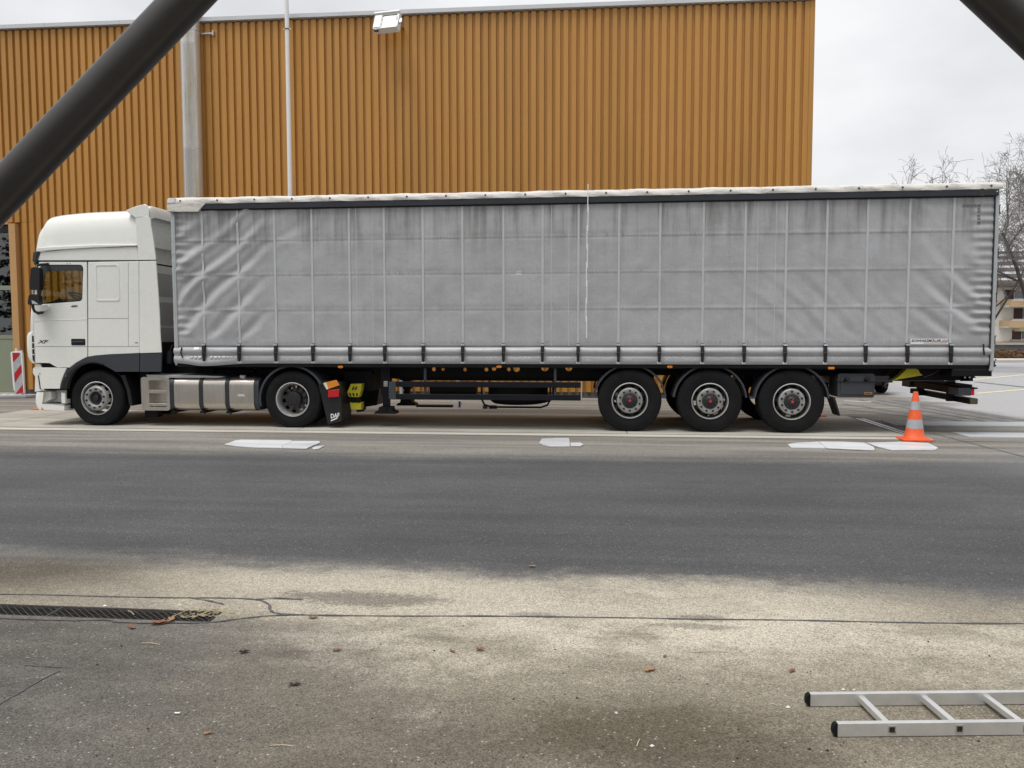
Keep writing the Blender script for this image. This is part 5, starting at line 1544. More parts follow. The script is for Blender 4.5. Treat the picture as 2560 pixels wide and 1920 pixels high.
MB().box(z2(1510, 800)[0], z2(1620, 800)[0], 0.30, 0.60, z2(1560, 1000)[1], z2(1560, 700)[1]).build('battery_box', 'chassis_black', tk)
MB().box(z2(1505, 800)[0], z2(1660, 800)[0], 0.45, 0.62, z2(1560, 1240)[1], z2(1560, 1000)[1]).build('rear_flap', 'chassis_black', tk)
wheel(tk, FX, FZ, 0.503, 0.315, 0.075, 'steer', spin=0.32, letters=(('PIRELLI', 128, 0), ('PIRELLI', 290, 0)))
flat_tyre(MB().lathe_y((FX, FZ), tyre_profile(0.503, 0.315, 2.16), 48), FX, FZ, DZ + 0.001).build('wheel', 'rubber', tk, smooth=40)
# back of the cab
bw = MB().box(XS - 0.012, XS + 0.01, 0.07, 2.48, ZLOW + 0.1, z1(1600, 330)[1]).build('back_wall', 'cab_white', tk, bev=0.004)
for zz_, hh_ in ((2.55, 0.42), (2.02, 0.42), (1.62, 0.28)):
    for yy_ in (0.35, 1.35):
        sub('pressed_panel', prism_x(rrect(yy_, yy_ + 0.85, zz_ - hh_ / 2, zz_ + hh_ / 2, 0.05), XS + 0.0105, XS + 0.018), 'steel_light', bw, bev=0.004)
sub('wall_seam', MB().box(XS + 0.011, XS + 0.016, 0.08, 2.47, 2.90, 2.925), 'panel_gap', bw, smooth=0)
MB().box(XS + 0.011, XS + 0.10, 0.10, 2.45, ZLOW - 0.05, ZLOW + 0.32).build('catwalk_screen', 'chassis_black', tk)
coil = MB()
hx, hz = S(423, 800, 1.0)
cpts = []
for k in range(180):
    a = k * 0.55
    cpts.append((hx - 0.10 + 0.045 * math.cos(a), 1.0 + 0.045 * math.sin(a), S(423, 760, 1.0)[1] - k * (S(423, 760, 1.0)[1] - S(423, 832, 1.0)[1]) / 180))
coil.path(cpts, 0.011, 6).build('air_hose', 'red_hose', tk)
cx2, cz2 = S(423, 895, 0.5)
MB().tube((cx2, 0.5, cz2 - 0.10), (cx2, 0.5, cz2 + 0.13), 0.055, n=16).build('air_dryer', 'grey_plastic', tk)
MB().path([(cx2, 0.5, cz2 + 0.1), (cx2 + 0.03, 0.55, cz2 + 0.22), (cx2 + 0.12, 0.7, cz2 + 0.26)], 0.012, 6).build('air_pipe', 'rim_dirty', tk)
# frame rails, catwalk, fifth wheel
for y_ in (0.85, 1.62):
    MB().box(z1(470, 0)[0], -4.62, y_, y_ + 0.08, 0.74, 0.98).build('frame_rail', 'chassis_black', tk)
MB().box(-6.8, -4.9, 0.93, 1.62, 0.98, 1.0).build('frame_deck', 'chassis_black', tk)
for x_ in (-4.66, -6.3, -7.9):
    MB().box(x_, x_ + 0.08, 0.93, 1.62, 0.76, 0.96).build('frame_cross_member', 'chassis_black', tk)
fw = MB().prism([(-6.15, 1.02), (-5.5, 1.02), (-5.15, 0.98), (-5.15, 1.0), (-5.5, 1.055), (-6.15, 1.055)], 0.85, 1.70).build('fifth_wheel', 'chassis_black', tk)
MB().prism([(-6.1, 0.98), (-5.6, 0.98), (-5.7, 1.03), (-6.0, 1.03)], 0.80, 0.90).build('fifth_wheel_stand', 'chassis_black', tk)
MB().prism([z2(1680, 722, .1), z2(2300, 730, .1), z2(2600, 745, .1), z2(2500, 758, .1), z2(1710, 758, .1)], 0.10, 0.80).build('tank_step_plate', 'galv', tk, bev=0.004)
MB().box(S(400, 905, .8)[0], S(640, 905, .8)[0], 0.72, 1.8, 0.93, 0.985).build('catwalk', 'chassis_black', tk)
MB().box(S(640, 905, .6)[0], S(860, 905, .6)[0], 0.62, 1.95, 0.93, 1.0).build('rear_deck', 'chassis_black', tk)
# fuel tank
TY = 0.08
tzt, tzb = S(480, 943, TY)[1], S(480, 1027, TY)[1]
tx0_, txm, tx1_ = S(352.5, 985, TY)[0], S(424, 985, TY)[0], S(646, 985, TY)[0]
sec = rrect(TY, TY + 0.62, tzb, tzt, 0.15, 10)
tank = prism_x(sec, txm, S(634, 985, TY)[0]).build('fuel_tank', 'tank', tk, smooth=40)
end = MB().prism(rrect(tx0_, txm - 0.001, tzb, tzt, 0.05), TY + 0.004, TY + 0.20, [rrect(S(372, 985, TY)[0], S(416, 985, TY)[0], S(390, 1017, TY)[1], S(390, 951, TY)[1], 0.025)]).build('step_frame', 'tank', tk, bev=0.018, seg=3)
sub('step_well', MB().box(tx0_ + 0.04, txm - 0.01, TY + 0.20, TY + 0.56, tzb + 0.03, tzt - 0.03), 'tank', end)
for a, b in ((975, 983.5), (1008.5, 1015)):
    sub('step_rung', MB().box(S(371, a, TY)[0], S(417, a, TY)[0], TY + 0.01, TY + 0.17, S(390, b, TY)[1], S(390, a, TY)[1]), 'tank', end, bev=0.005)
prism_x(rrect(TY + 0.012, TY + 0.60, tzb + 0.012, tzt - 0.012, 0.14, 10), S(633, 985, TY)[0], tx1_).build('tank_end', 'grey_plastic', tk, smooth=40, bev=0.01)
for pxh in (429.5, 502.5, 568):
    x_ = S(pxh, 985, TY)[0]
    sec2 = rrect(TY - 0.008, TY + 0.628, tzb - 0.008, tzt + 0.008, 0.155, 10)
    o_ = prism_x(sec2, x_ - 0.038, x_ + 0.038).build('tank_strap', 'rail_dark', tk, smooth=40, bev=0.003)
    sub('strap_bolt', MB().tube((x_, TY + 0.12, tzb - 0.01), (x_, TY + 0.12, tzb - 0.075), 0.012, n=8), 'chassis_black', o_)
    sub('strap_saddle', MB().prism([(x_ - 0.05, tzb - 0.04), (x_ + 0.05, tzb - 0.04), (x_ + 0.03, tzb), (x_ - 0.03, tzb)], TY + 0.03, TY + 0.5), 'chassis_black', o_)
q5 = S(606, 945, TY + 0.1)
sub('filler_cap', MB().lathe_z((q5[0], TY + 0.12), [(0.055, tzt - 0.02), (0.055, tzt + 0.03), (0.045, tzt + 0.038), (0, tzt + 0.04)], 24), 'galv', tank)
sub('fill_mark', MB().box(S(594, 990, TY)[0], S(612, 990, TY)[0], TY - 0.0012, TY + 0.001, S(600, 990.6, TY)[1], S(600, 988.8, TY)[1]), 'sticker', tank, smooth=0)
sub('fill_mark', MB().box(S(594, 986, TY)[0], S(610, 986, TY)[0], TY - 0.0012, TY + 0.001, S(600, 987, TY)[1], S(600, 985.6, TY)[1]), 'sticker', tank, smooth=0)
# drive axle
DXw, DZw = S(731.5, 1002, 0.07)[0], 0.503
wheel(tk, DXw, DZw, 0.503, 0.30, 0.065, 'drive', spin=0.2)
flat_tyre(MB().lathe_y((DXw, DZw), tyre_profile(0.503, 0.30, 0.395), 48), DXw, DZw, DZ + 0.001).build('wheel', 'rubber', tk, smooth=40)
for y_ in (1.86, 2.18):
    flat_tyre(MB().lathe_y((DXw, DZw), tyre_profile(0.503, 0.30, y_), 48), DXw, DZw, DZ + 0.001).build('wheel', 'rubber', tk, smooth=40)
MB().tube((DXw, 0.3, DZw), (DXw, 2.2, DZw), 0.10, n=16).build('axle', 'chassis_black', tk)
MB().lathe_y((DXw, DZw), [(0.02, 1.05), (0.22, 1.1), (0.26, 1.27), (0.22, 1.45), (0.02, 1.5)], 24).build('differential', 'chassis_black', tk)
for y0_ in (0.05, 1.85):
    arch(MB(), DXw, DZw, 0.600, 28, 192, y0_, y0_ + 0.64, lip=0.035).build('mudguard', 'grey_plastic', tk)
    tr_ = MB().prism([S(790, 947, y0_), S(802, 958, y0_), S(810, 952, y0_), S(850, 955, y0_), S(852, 1000, y0_), S(853, 1054, y0_), S(818, 1062, y0_), S(806, 1010, y0_), S(800, 985, y0_)] if y0_ < 1 else [(DXw + 0.5, 0.8), (DXw + 1.1, 0.8), (DXw + 1.0, 0.25), (DXw + 0.7, 0.2), (DXw + 0.6, 0.6)], y0_ + 0.03, y0_ + 0.60).build('mud_flap', 'black_plastic', tk, bev=0.006)
    if y0_ < 1:
        am = sub('indicator_lens', MB().prism([S(808, 958, .05), S(834, 951, .05), S(841, 950, .05), S(848.5, 963, .05), S(820, 973.5, .05), S(816, 973, .05)], 0.045, 0.085), 'amber', tr_, bev=0.008)
        sub('reversing_lens', MB().prism([S(808, 958, .04), S(816, 955.6, .04), S(821, 973.3, .04), S(816, 973.5, .04)], 0.038, 0.046), 'lens_clear', tr_, bev=0.002)
        sub('tail_lens', MB().prism([S(820, 976, .05), S(848.5, 972.5, .05), S(847.5, 992, .05), S(820.5, 993.5, .05)], 0.04, 0.085), 'lens_red', tr_, bev=0.008)
        qd = S(826, 1046, .07)
        text('lettering', 'DAF', 0.108, 'sticker', tr_, lambda a, b, d: (qd[0] + a, 0.078 - d, qd[1] + b + a * 0.14), bold=0.003, depth=0.0006, xscale=0.78)
        sub('underline', MB().prism([S(826.5, 1050.5, .07), S(842.5, 1043.8, .07), S(842.7, 1047, .07), S(826.8, 1053.5, .07)], 0.0765, 0.0785), 'sticker', tr_, smooth=0)
# wheel chocks carried behind the axle
ck = MB().prism([S(876.5, 960, .35), S(904, 959, .35), S(903, 972, .35), S(897, 993, .35), S(872, 992, .35), S(868, 980, .35)], 0.35, 0.52).build('wheel_chock', 'yellow', tk, bev=0.006)
for k in range(3):
    sub('chock_slot', MB().prism([S(872 + k * 8.5, 983, .34), S(876.5 + k * 8.5, 983, .34), S(878 + k * 8, 991, .34), S(875 + k * 8, 991, .34)], 0.344, 0.352), 'panel_gap', ck, smooth=0)
sub('chock_slot', MB().prism([S(882, 967, .34), S(886, 967, .34), S(883, 975, .34), S(879, 975, .34)], 0.344, 0.352), 'panel_gap', ck, smooth=0)
sub('chock_slot', MB().prism([S(889, 967, .34), S(893, 967, .34), S(890, 975, .34), S(886, 975, .34)], 0.344, 0.352), 'panel_gap', ck, smooth=0)
ck2 = MB().prism([S(875, 1006, .35), S(881, 1009, .35), S(883, 1006, .35), S(886, 1009.5, .35), S(888.5, 1006, .35), S(892, 1009.5, .35), S(894, 1006, .35), S(898, 1009, .35), S(903, 1005, .35), S(903, 1023, .35), S(877, 1023, .35)], 0.35, 0.52).build('wheel_chock', 'yellow', tk, bev=0.004)
MB().box(S(870, 990, .45)[0], S(900, 990, .45)[0], 0.40, 0.5, S(880, 1008, .45)[1], S(880, 990, .45)[1]).build('chock_bracket', 'chassis_black', tk)
MB().prism([S(926, 1000, 1.9), S(944, 1000, 1.9), S(943, 1010, 1.9), S(926, 1010, 1.9)], 1.9, 2.0).build('wheel_chock', 'yellow', tk, bev=0.004)
MB().path([(S(892, 1028, .4)[0], 0.4, S(892, 1028, .4)[1]), (S(908, 1026, .4)[0], 0.4, S(908, 1026, .4)[1]), (S(914, 1018, .4)[0], 0.4, S(914, 1018, .4)[1])], 0.022, 6).build('tow_bracket', 'chassis_black', tk)
MB().box(S(858, 950, .6)[0], -4.55, 0.62, 1.95, 0.62, 0.98).build('rear_frame', 'chassis_black', tk, bev=0.01)

# ------------------------------------------------------------------ cones, beacon, ladder
def cone(x, y, label, h=0.75, rz=0.0):
    t = thing('traffic_cone', (x, y, 0), label, 'traffic cone', 'cones at the weighbridge corners')
    t.rotation_euler.z = 0
    b = 0.215
    z0 = 0.004
    c_, s_ = math.cos(rz), math.sin(rz)
    def rp(px, py): return (x + px * c_ - py * s_, y + px * s_ + py * c_)
    pl = []
    for sx, sy in ((-1, -1), (1, -1), (1, 1), (-1, 1)):
        for k in range(4):
            a = {(-1, -1): 180, (1, -1): 270, (1, 1): 0, (-1, 1): 90}[(sx, sy)] + 30 * k
            pl.append(rp(sx * (b - 0.04) + 0.04 * math.cos(R(a)), sy * (b - 0.04) + 0.04 * math.sin(R(a))))
    MB().prism_z(pl, z0, z0 + 0.03).build('base', 'cone_orange', t, bev=0.006)
    def rad(z): return 0.145 - (0.145 - 0.033) * (z - 0.05) / (h - 0.05)
    MB().lathe_z((x, y), [(0.165, z0 + 0.03), (0.160, 0.05), (rad(0.07), 0.07), (rad(0.19), 0.19)], 36).build('cone_body', 'cone_orange', t)
    for a, c, mt, nm in ((0.19, 0.325, 'cone_grey', 'reflective_band'), (0.325, 0.475, 'cone_orange', 'cone_body'), (0.475, 0.60, 'cone_grey', 'reflective_band')):
        e = 0.0012 if mt == 'cone_grey' else 0
        MB().lathe_z((x, y), [(rad(a) + e, a), (rad(c) + e, c)], 36).build(nm, mt, t)
    MB().lathe_z((x, y), [(rad(0.60), 0.60), (rad(h), h - 0.004), (rad(h) - 0.006, h), (0.022, h), (0.022, h - 0.05)], 36).build('cone_tip', 'cone_orange', t)
    return t
cx_, cy_ = G(2292, 1103)
cone(cx_, cy_ + 0.10, 'orange cone with two grey bands standing free behind the last trailer wheel', rz=R(-4))
a = G(100, 1026); cone(-12.45, 2.98, 'orange cone hidden behind the front bumper of the lorry', rz=R(5))
cone(3.72, 2.95, 'orange cone standing behind the rearmost trailer wheel, mostly hidden', rz=R(8))

# red and white beacon board on its foot
bx_, by_ = -15.37, 5.95
bt = thing('beacon_board', (bx_, by_, 0), 'red and white striped beacon board beside the lorry bumper', 'beacon')
def BS(px, py): return S(px, py, by_)
MB().prism(smooth_line([BS(26, 882), BS(30, 879), BS(48, 878), BS(55, 884), BS(60, 975), BS(58, 983), BS(44, 985), BS(36, 978), BS(32, 960)] + [BS(26, 882)], 2)[:-1], by_, by_ + 0.06).build('board', 'white_paint', bt, bev=0.010)
stripes = [[(31, 882), (50, 882), (48.5, 889), (33, 906)], [(53.5, 910.5), (55, 930), (37.5, 957), (35.5, 934)], [(56.8, 961), (58.5, 982), (38.5, 985), ]]
MB().prism([BS(30.5, 881.5), BS(51, 881.5), BS(59, 983), BS(38, 985)], by_ - 0.002, by_ + 0.0).build('reflective_sheet', 'tape_grey', bt, smooth=0)
for st in stripes:
    MB().prism([BS(*p) for p in st], by_ - 0.004, by_ - 0.0022).build('red_stripe', 'beacon_red', bt, smooth=0)
MB().tube((BS(39, 880)[0], by_ + 0.03, BS(39, 880)[1]), (BS(39, 872)[0], by_ + 0.03, BS(39, 871)[1]), 0.028, n=12).build('lamp_stub', 'white_paint', bt)
MB().tube((BS(48, 985)[0], by_ + 0.03, 0.06), (BS(47, 975)[0], by_ + 0.03, BS(47, 975)[1]), 0.03, n=12).build('post', 'white_paint', bt)
fa, fb = BS(-14, 1000)[0], BS(80, 1000)[0]
ft = []
n_ = 22
for k in range(n_):
    t_ = 2 * math.pi * k / n_
    r_ = 1 + 0.10 * math.sin(3 * t_ + 1) + 0.06 * math.sin(7 * t_)
    ft.append(((fa + fb) / 2 + (fb - fa) / 2 * r_ * math.copysign(abs(math.cos(t_)) ** 0.6, math.cos(t_)), by_ + 0.03 + 0.26 * r_ * math.copysign(abs(math.sin(t_)) ** 0.6, math.sin(t_))))
MB().prism_z(ft, 0.004, 0.085).build('foot', 'cone_grey', bt, bev=0.02)
for k in range(3):
    x_ = fa + 0.12 + k * 0.22
    MB().box(x_, x_ + 0.12, by_ - 0.18, by_ - 0.06, 0.083, 0.10).build('foot_rib', 'tarp', bt, bev=0.012)

# aluminium ladder lying on the ground
lt = thing('ladder', (1.6, -9.9, 0), 'aluminium ladder lying flat on the near asphalt with black end caps', 'ladder')
def lad_line(pa, pb):
    a, b = Vector((*G(*pa), 0)), Vector((*G(*pb), 0))
    d = (b - a).normalized()
    return a, d
nA, nD = lad_line((1900 + 648 / 3.351, 1660 + 618 / 3.351), (2558, 1660 + 602 / 3.351))
fA, fD = lad_line((1900 + 420 / 3.351, 1660 + 362 / 3.351), (2558, 1660 + 342 / 3.351))
D_ = ((nD + fD) / 2).normalized()
P_ = Vector((-D_.y, D_.x, 0))
RH, RW, LEN = 0.058, 0.024, 2.6
rails = []
for A_ in (nA, fA):
    rr = MB()
    c0 = A_ + P_ * RW * 0.5
    sec = [(-RW / 2, 0), (RW / 2, 0), (RW / 2, RH), (-RW / 2, RH)]
    vs = [(c0 + P_ * a + Vector((0, 0, b + 0.002))) for a, b in sec] + [(c0 + D_ * LEN + P_ * a + Vector((0, 0, b + 0.002))) for a, b in sec]
    rr.add(vs, [(0, 1, 2, 3), (4, 7, 6, 5), (0, 4, 5, 1), (1, 5, 6, 2), (2, 6, 7, 3), (3, 7, 4, 0)])
    rails.append(rr.build('side_rail', 'alu', lt, bev=0.003))
    # rubber end
    e = MB()
    prof = [(0.0, 0.0), (0.010, 0.004), (0.017, 0.012), (0.0195, 0.029), (0.017, 0.046), (0.010, 0.055), (0.0, 0.059)]
    ring0 = [c0 - P_ * (RW / 2 + 0.001) - D_ * a + Vector((0, 0, b + 0.002)) for a, b in prof]
    ring1 = [c0 + P_ * (RW / 2 + 0.001) - D_ * a + Vector((0, 0, b + 0.002)) for a, b in prof]
    n_ = len(prof)
    e.add(ring0 + ring1, [(i, i + 1, n_ + i + 1, n_ + i) for i in range(n_ - 1)] + [tuple(range(n_))[::-1], tuple(range(n_, 2 * n_))])
    e.build('end_cap', 'rubber', lt, bev=0.003)
    e2 = MB()
gap = (fA - nA)
h0 = Vector((*G(2234.2, 1828, 0.033), 0))
s0 = (h0 - nA).dot(D_)
off = (fA + D_ * 0 - nA).dot(D_)
for k in range(-0, 8):
    s_ = s0 + 0.28 * k
    a = nA + D_ * s_ + P_ * (RW * 0.5)
    w_ = (fA - nA).dot(P_)
    b = a + P_ * w_
    z = Vector((0, 0, 0.032))
    u_, v_ = D_ * 0.0135, Vector((0, 0, 0.0135))
    q = [a - u_ - v_, a + u_ - v_, a + u_ + v_, a - u_ + v_, b - u_ - v_, b + u_ - v_, b + u_ + v_, b - u_ + v_]
    MB().add([p + z for p in q], [(0, 3, 2, 1), (4, 5, 6, 7), (0, 1, 5, 4), (1, 2, 6, 5), (2, 3, 7, 6), (3, 0, 4, 7)]).build('rung', 'alu', lt, bev=0.003)
    # flared rung end seen in the outer face of the near rail
    fz = MB()
    f0 = a - P_ * (RW * 0.5 + 0.0012)
    def sq(hw, dp): return [f0 + P_ * dp + D_ * (sx * hw) + Vector((0, 0, 0.032 + sz * hw)) for sx, sz in ((-1, -1), (1, -1), (1, 1), (-1, 1))]
    fz.add(sq(0.0165, 0.001) + sq(0.0165, -0.0015) + sq(0.0115, -0.0015) + sq(0.0115, 0.006), [(j * 4 + i, j * 4 + (i + 1) % 4, (j + 1) * 4 + (i + 1) % 4, (j + 1) * 4 + i) for j in range(3) for i in range(4)])
    sub('rung_flare', fz, 'chrome', rails[0], smooth=0)
    sub('rung_bore', MB().add(sq(0.0112, 0.0005), [(0, 1, 2, 3)]), 'panel_gap', rails[0], smooth=0)

# ------------------------------------------------------------------ broken white slabs on the asphalt
def slab(pts, label, th=0.014, dz=0.0, tilt=0.0):
    poly = [G(*p, dz) for p in pts]
    poly2 = []
    for i, p in enumerate(poly):
        q = poly[(i + 1) % len(poly)]
        for k in range(5):
            t_ = k / 5
            poly2.append((p[0] + (q[0] - p[0]) * t_ + random.uniform(-1, 1) * 0.004, p[1] + (q[1] - p[1]) * t_ + random.uniform(-1, 1) * 0.006))
    ax = sum(p[0] for p in poly) / len(poly); ay = sum(p[1] for p in poly) / len(poly)
    o = MB().prism_z(poly2, 0.003 + dz, 0.003 + dz + th).build('white_slab', 'ice', None, bev=0.006, smooth=30)
    o.data.transform(Matrix.Translation((-ax, -ay, 0)))
    o.location = (ax, ay, 0)
    if tilt:
        o.rotation_euler.y = tilt
    return tag(o, label, 'slab', 'broken white slabs on the asphalt')
def c7(x, y): return (500 + x / 5.53, 1060 + y / 5.53)
def c4(x, y): return (880 + x / 3.456, 860 + y / 3.456)
def c6(x, y): return (1960 + x / 3.687, 760 + y / 3.687)
slab([c7(*p) for p in ((345, 292), (480, 243), (570, 230), (900, 233), (1240, 236), (1288, 250), (1142, 312), (1136, 342), (760, 334), (520, 318))], 'long pointed white slab in front of the drive wheel')
slab([c7(*p) for p in ((1150, 312), (1300, 248), (1650, 250), (1655, 276), (1560, 310), (1475, 350), (1142, 342))], 'white slab with slanted end touching the long pointed slab', dz=0.004)
slab([c7(*p) for p in ((1550, 345), (1592, 320), (1725, 311), (1650, 350), (1575, 362))], 'small white splinter beside the slanted slab end')
slab([c4(*p) for p in ((1615, 862), (1640, 826), (1760, 820), (1876, 820), (1884, 890), (1720, 891), (1650, 880))], 'white slab with rounded end lying alone near the side guard')
slab([c4(*p) for p in ((1886, 862), (1972, 860), (1998, 874), (1978, 888), (1888, 888))], 'narrow white slab touching the slab near the side guard', dz=0.003)
slab([c6(*p) for p in ((35, 1302), (100, 1290), (315, 1278), (388, 1336), (70, 1334))], 'tapering white slab in front of the last trailer wheels')
slab([c6(*p) for p in ((322, 1277), (540, 1279), (740, 1287), (830, 1328), (832, 1356), (620, 1347), (396, 1336))], 'long white slab between the tapering slab and the cone slab', dz=0.004)
slab([c6(*p) for p in ((765, 1288), (1080, 1279), (1330, 1290), (1420, 1336), (1392, 1352), (990, 1354), (860, 1322))], 'white slab lying against the base of the free-standing cone')

# ------------------------------------------------------------------ fallen leaves and litter
def leaf(px, py, size, label, mt='leaf', ang=0.0, curl=0.35):
    x, y = G(px, py)
    size *= 0.60
    lob = []
    n_ = 18
    for k in range(n_):
        t_ = 2 * math.pi * k / n_
        r_ = size * (0.34 + 0.16 * abs(math.cos(t_)) + 0.10 * math.cos(5 * t_ + 0.6) + random.uniform(-.05, .05))
        a, b = r_ * math.cos(t_) * 1.25, r_ * math.sin(t_) * 0.75
        lob.append((a, b, 0.004 + curl * (abs(b) * 0.9 + 0.35 * abs(a)) + random.uniform(0, 0.10) * size))
    vs = [(0, 0, 0.004)] + lob
    m_ = MB().add(vs, [(0, 1 + k, 1 + (k + 1) % n_) for k in range(n_)])
    m_.path([(0, 0, 0.006), (size * 0.45, size * 0.05, 0.01), (size * 0.8, size * 0.02, 0.012)], size * 0.016, 4)
    o = m_.build('fallen_leaf', mt, None, smooth=0)
    o.location = (x, y, 0.0); o.rotation_euler.z = ang
    return tag(o, label, 'leaf', 'fallen leaves on the asphalt')
leaf(398, 1561, 0.13, 'curled brown leaf lying against the end of the drain grating', 'leaf', 0.3, 0.45)
leaf(428, 1553, 0.11, 'pale crumpled leaf resting on the brown one beside the drain', 'leaf_pale', 1.9, 0.5)
leaf(330, 1570, 0.09, 'flat reddish leaf in the tar seam below the drain grating', 'leaf', 2.4, 0.15)
leaf(1331, 1418, 0.075, 'lone tan leaf lying on the dark lane', 'leaf_pale', 0.2)
leaf(783, 1546, 0.075, 'dark brown leaf in the tar seam on the pale verge', 'leaf', 0.1, 0.15)
leaf(842, 1628, 0.065, 'folded thin leaf at the left edge of the pale dry patch', 'leaf', 0.4)
leaf(1131, 1630, 0.05, 'small brown leaf on the pale dry patch beside a folded leaf', 'leaf', 2.6, 0.2)
leaf(1200, 1627, 0.065, 'folded brown leaf with long stalk on the pale dry patch', 'leaf', 0.2, 0.6)
leaf(1625, 1677, 0.085, 'lobed tan leaf on the verge between pale patch and ladder', 'leaf_pale', 0.6, 0.3)
leaf(1662, 1643, 0.04, 'tiny brown leaf beyond the lobed tan leaf', 'leaf', 1.1)
leaf(1980, 1680, 0.06, 'small reddish leaf beyond the left end of the ladder', 'leaf', 0.7)
leaf(610, 1633, 0.07, 'dark shrivelled leaf below the tar seam at the left', 'debris', 0.5, 0.5)
leaf(736, 1714, 0.075, 'black wet leaf on the damp left verge', 'debris', 0.2, 0.25)
leaf(520, 1836, 0.045, 'thin orange leaf on the dark near corner', 'leaf_pale', 0.5, 0.5)
leaf(443, 1786, 0.035, 'whitish scrap of leaf on the near left asphalt', 'sticker', 0.1, 0.4)
db = MB(); st_ = MB(); wt = MB()
for k in range(170):
    px_, py_2 = random.uniform(0, 2500), random.uniform(1560, 1915)
    x, y = G(px_, py_2)
    s_ = random.uniform(0.002, 0.0055) * (1.7 if random.random() < 0.12 else 1)
    db.add([(x + s_ * random.uniform(.6, 1.4) * math.cos(a), y + s_ * math.sin(a), 0.001) for a in (0, 1.57, 3.14, 4.71)] + [(x, y, s_ * 1.1)], [(0, 1, 4), (1, 2, 4), (2, 3, 4), (3, 0, 4)])
for (ax, ay, bx, by) in ((355, 1609, 400, 1613), (675, 1866, 735, 1868), (1726, 1632, 1818, 1631), (1600, 1780 + 70, 1592, 1868), (1925, 1762, 1945, 1767), (480, 1548, 520, 1530), (430, 1545, 470, 1527), (500, 1540, 545, 1520), (320, 1528, 335, 1538)):
    a, b = G(ax, ay), G(bx, by)
    st_.path([(a[0], a[1], 0.004), ((a[0] + b[0]) / 2, (a[1] + b[1]) / 2 + 0.004, 0.007), (b[0], b[1], 0.004)], 0.0022, 4)
for k in range(90):
    px_, py_2 = random.gauss(510, 38), random.uniform(1522, 1546)
    x, y = G(px_, py_2)
    a = random.uniform(0, 3.14); l_ = random.uniform(0.01, 0.05)
    st_.path([(x, y, 0.004), (x + l_ * math.cos(a), y + l_ * 0.4 * math.sin(a), random.uniform(0.004, 0.016))], 0.0016, 3)
for (px_, py_2, s_) in ((1970, 1770, 0.012), (1630, 1867, 0.011), (1541, 1785, 0.007), (262, 1516, 0.016), (450, 1514, 0.009), (2108, 1726, 0.009), (2135, 1727, 0.007)):
    x, y = G(px_, py_2)
    wt.add([(x - s_, y, 0.003), (x, y - s_ * .5, 0.003), (x + s_, y, 0.004), (x, y + s_ * .5, 0.004), (x, y, 0.012)], [(0, 1, 4), (1, 2, 4), (2, 3, 4), (3, 0, 4)])
tag(db.build('grit', 'debris', smooth=0), 'dark grit and seed husks scattered over the near asphalt', 'grit', kind='stuff')
tag(st_.build('straw_bits', 'straw', smooth=0), 'dry straw and stalks caught at the drain end and verge', 'straw', kind='stuff')
tag(wt.build('paper_scraps', 'sticker', smooth=0), 'tiny white scraps scattered over the near asphalt', 'scraps', kind='stuff')

# ------------------------------------------------------------------ dark car parked beyond the trailer tail
kx0, ky0 = 5.52, 8.60
car = thing('parked_car', (kx0 + 0.9, ky0 + 2.1, 0), 'dark parked car behind the trailer, seen beside its tool box', 'car')
def car_prof(y): return None
secs = []
for t_, zb_, zt_, hw in ((0.0, 0.34, 0.62, 0.74), (0.06, 0.26, 0.92, 0.84), (0.25, 0.22, 0.98, 0.90), (0.6, 0.20, 1.0, 0.91), (2.2, 0.20, 0.98, 0.91), (3.4, 0.20, 0.92, 0.90), (4.05, 0.22, 0.82, 0.86), (4.25, 0.32, 0.62, 0.74)):
    cxm = kx0 + 0.91
    ring_ = []
    for k in range(20):
        a = 2 * math.pi * k / 20
        ca, sa = math.cos(a), math.sin(a)
        ring_.append((cxm + hw * math.copysign(abs(ca) ** 0.42, ca), ky0 + t_, (zb_ + zt_) / 2 + (zt_ - zb_) / 2 * math.copysign(abs(sa) ** 0.55, sa)))
    ring_.append(ring_[0])
    secs.append(ring_)
bd = MB().grid(secs)
bd.add(secs[0][:-1], [tuple(range(20))]); bd.add(secs[-1][:-1], [tuple(range(20))])
bd.build('body', 'car_paint', car, smooth=50)
secs = []
for t_, zt_, hw in ((0.15, 1.0, 0.76), (0.55, 1.42, 0.66), (1.6, 1.47, 0.64), (2.5, 1.40, 0.66), (3.3, 0.96, 0.76)):
    secs.append([(kx0 + 0.91 - 0.80, ky0 + t_, 0.95), (kx0 + 0.91 - hw, ky0 + t_, max(zt_ - 0.05, 0.955)), (kx0 + 0.91 - hw + 0.1, ky0 + t_, zt_), (kx0 + 0.91 + hw - 0.1, ky0 + t_, zt_), (kx0 + 0.91 + hw, ky0 + t_, max(zt_ - 0.05, 0.955)), (kx0 + 0.91 + 0.80, ky0 + t_, 0.95)])
MB().grid(secs).build('cabin', 'far_glass', car, smooth=40)
for y_ in (ky0 + 0.78, ky0 + 3.35):
    for x_ in (kx0 + 0.03, kx0 + 1.60):
        t_ = MB().lathe_y((0, 0), [(0.20, 0.0), (0.30, -0.01), (0.32, 0.03), (0.32, 0.16), (0.30, 0.19), (0.20, 0.19)], 28)
        t_.v = [(x_ + p[1], y_ + p[0], 0.324 + p[2]) for p in t_.v]
        wl = t_.build('wheel', 'rubber', car)
        t2 = MB().lathe_y((0, 0), [(0.205, 0.01), (0.12, 0.04), (0.0, 0.03), ], 20)
        t2.v = [(x_ + (p[1] if x_ < kx0 + 0.5 else 0.19 - p[1]), y_ + p[0], 0.324 + p[2]) for p in t2.v]
        sub('wheel_rim', t2, 'rim_steel', wl)
MB().box(kx0 + 0.10, kx0 + 1.72, ky0 - 0.035, ky0 + 0.10, 0.33, 0.58).build('bumper', 'black_plastic', car, bev=0.03)
ex = S(2213, 965, ky0)
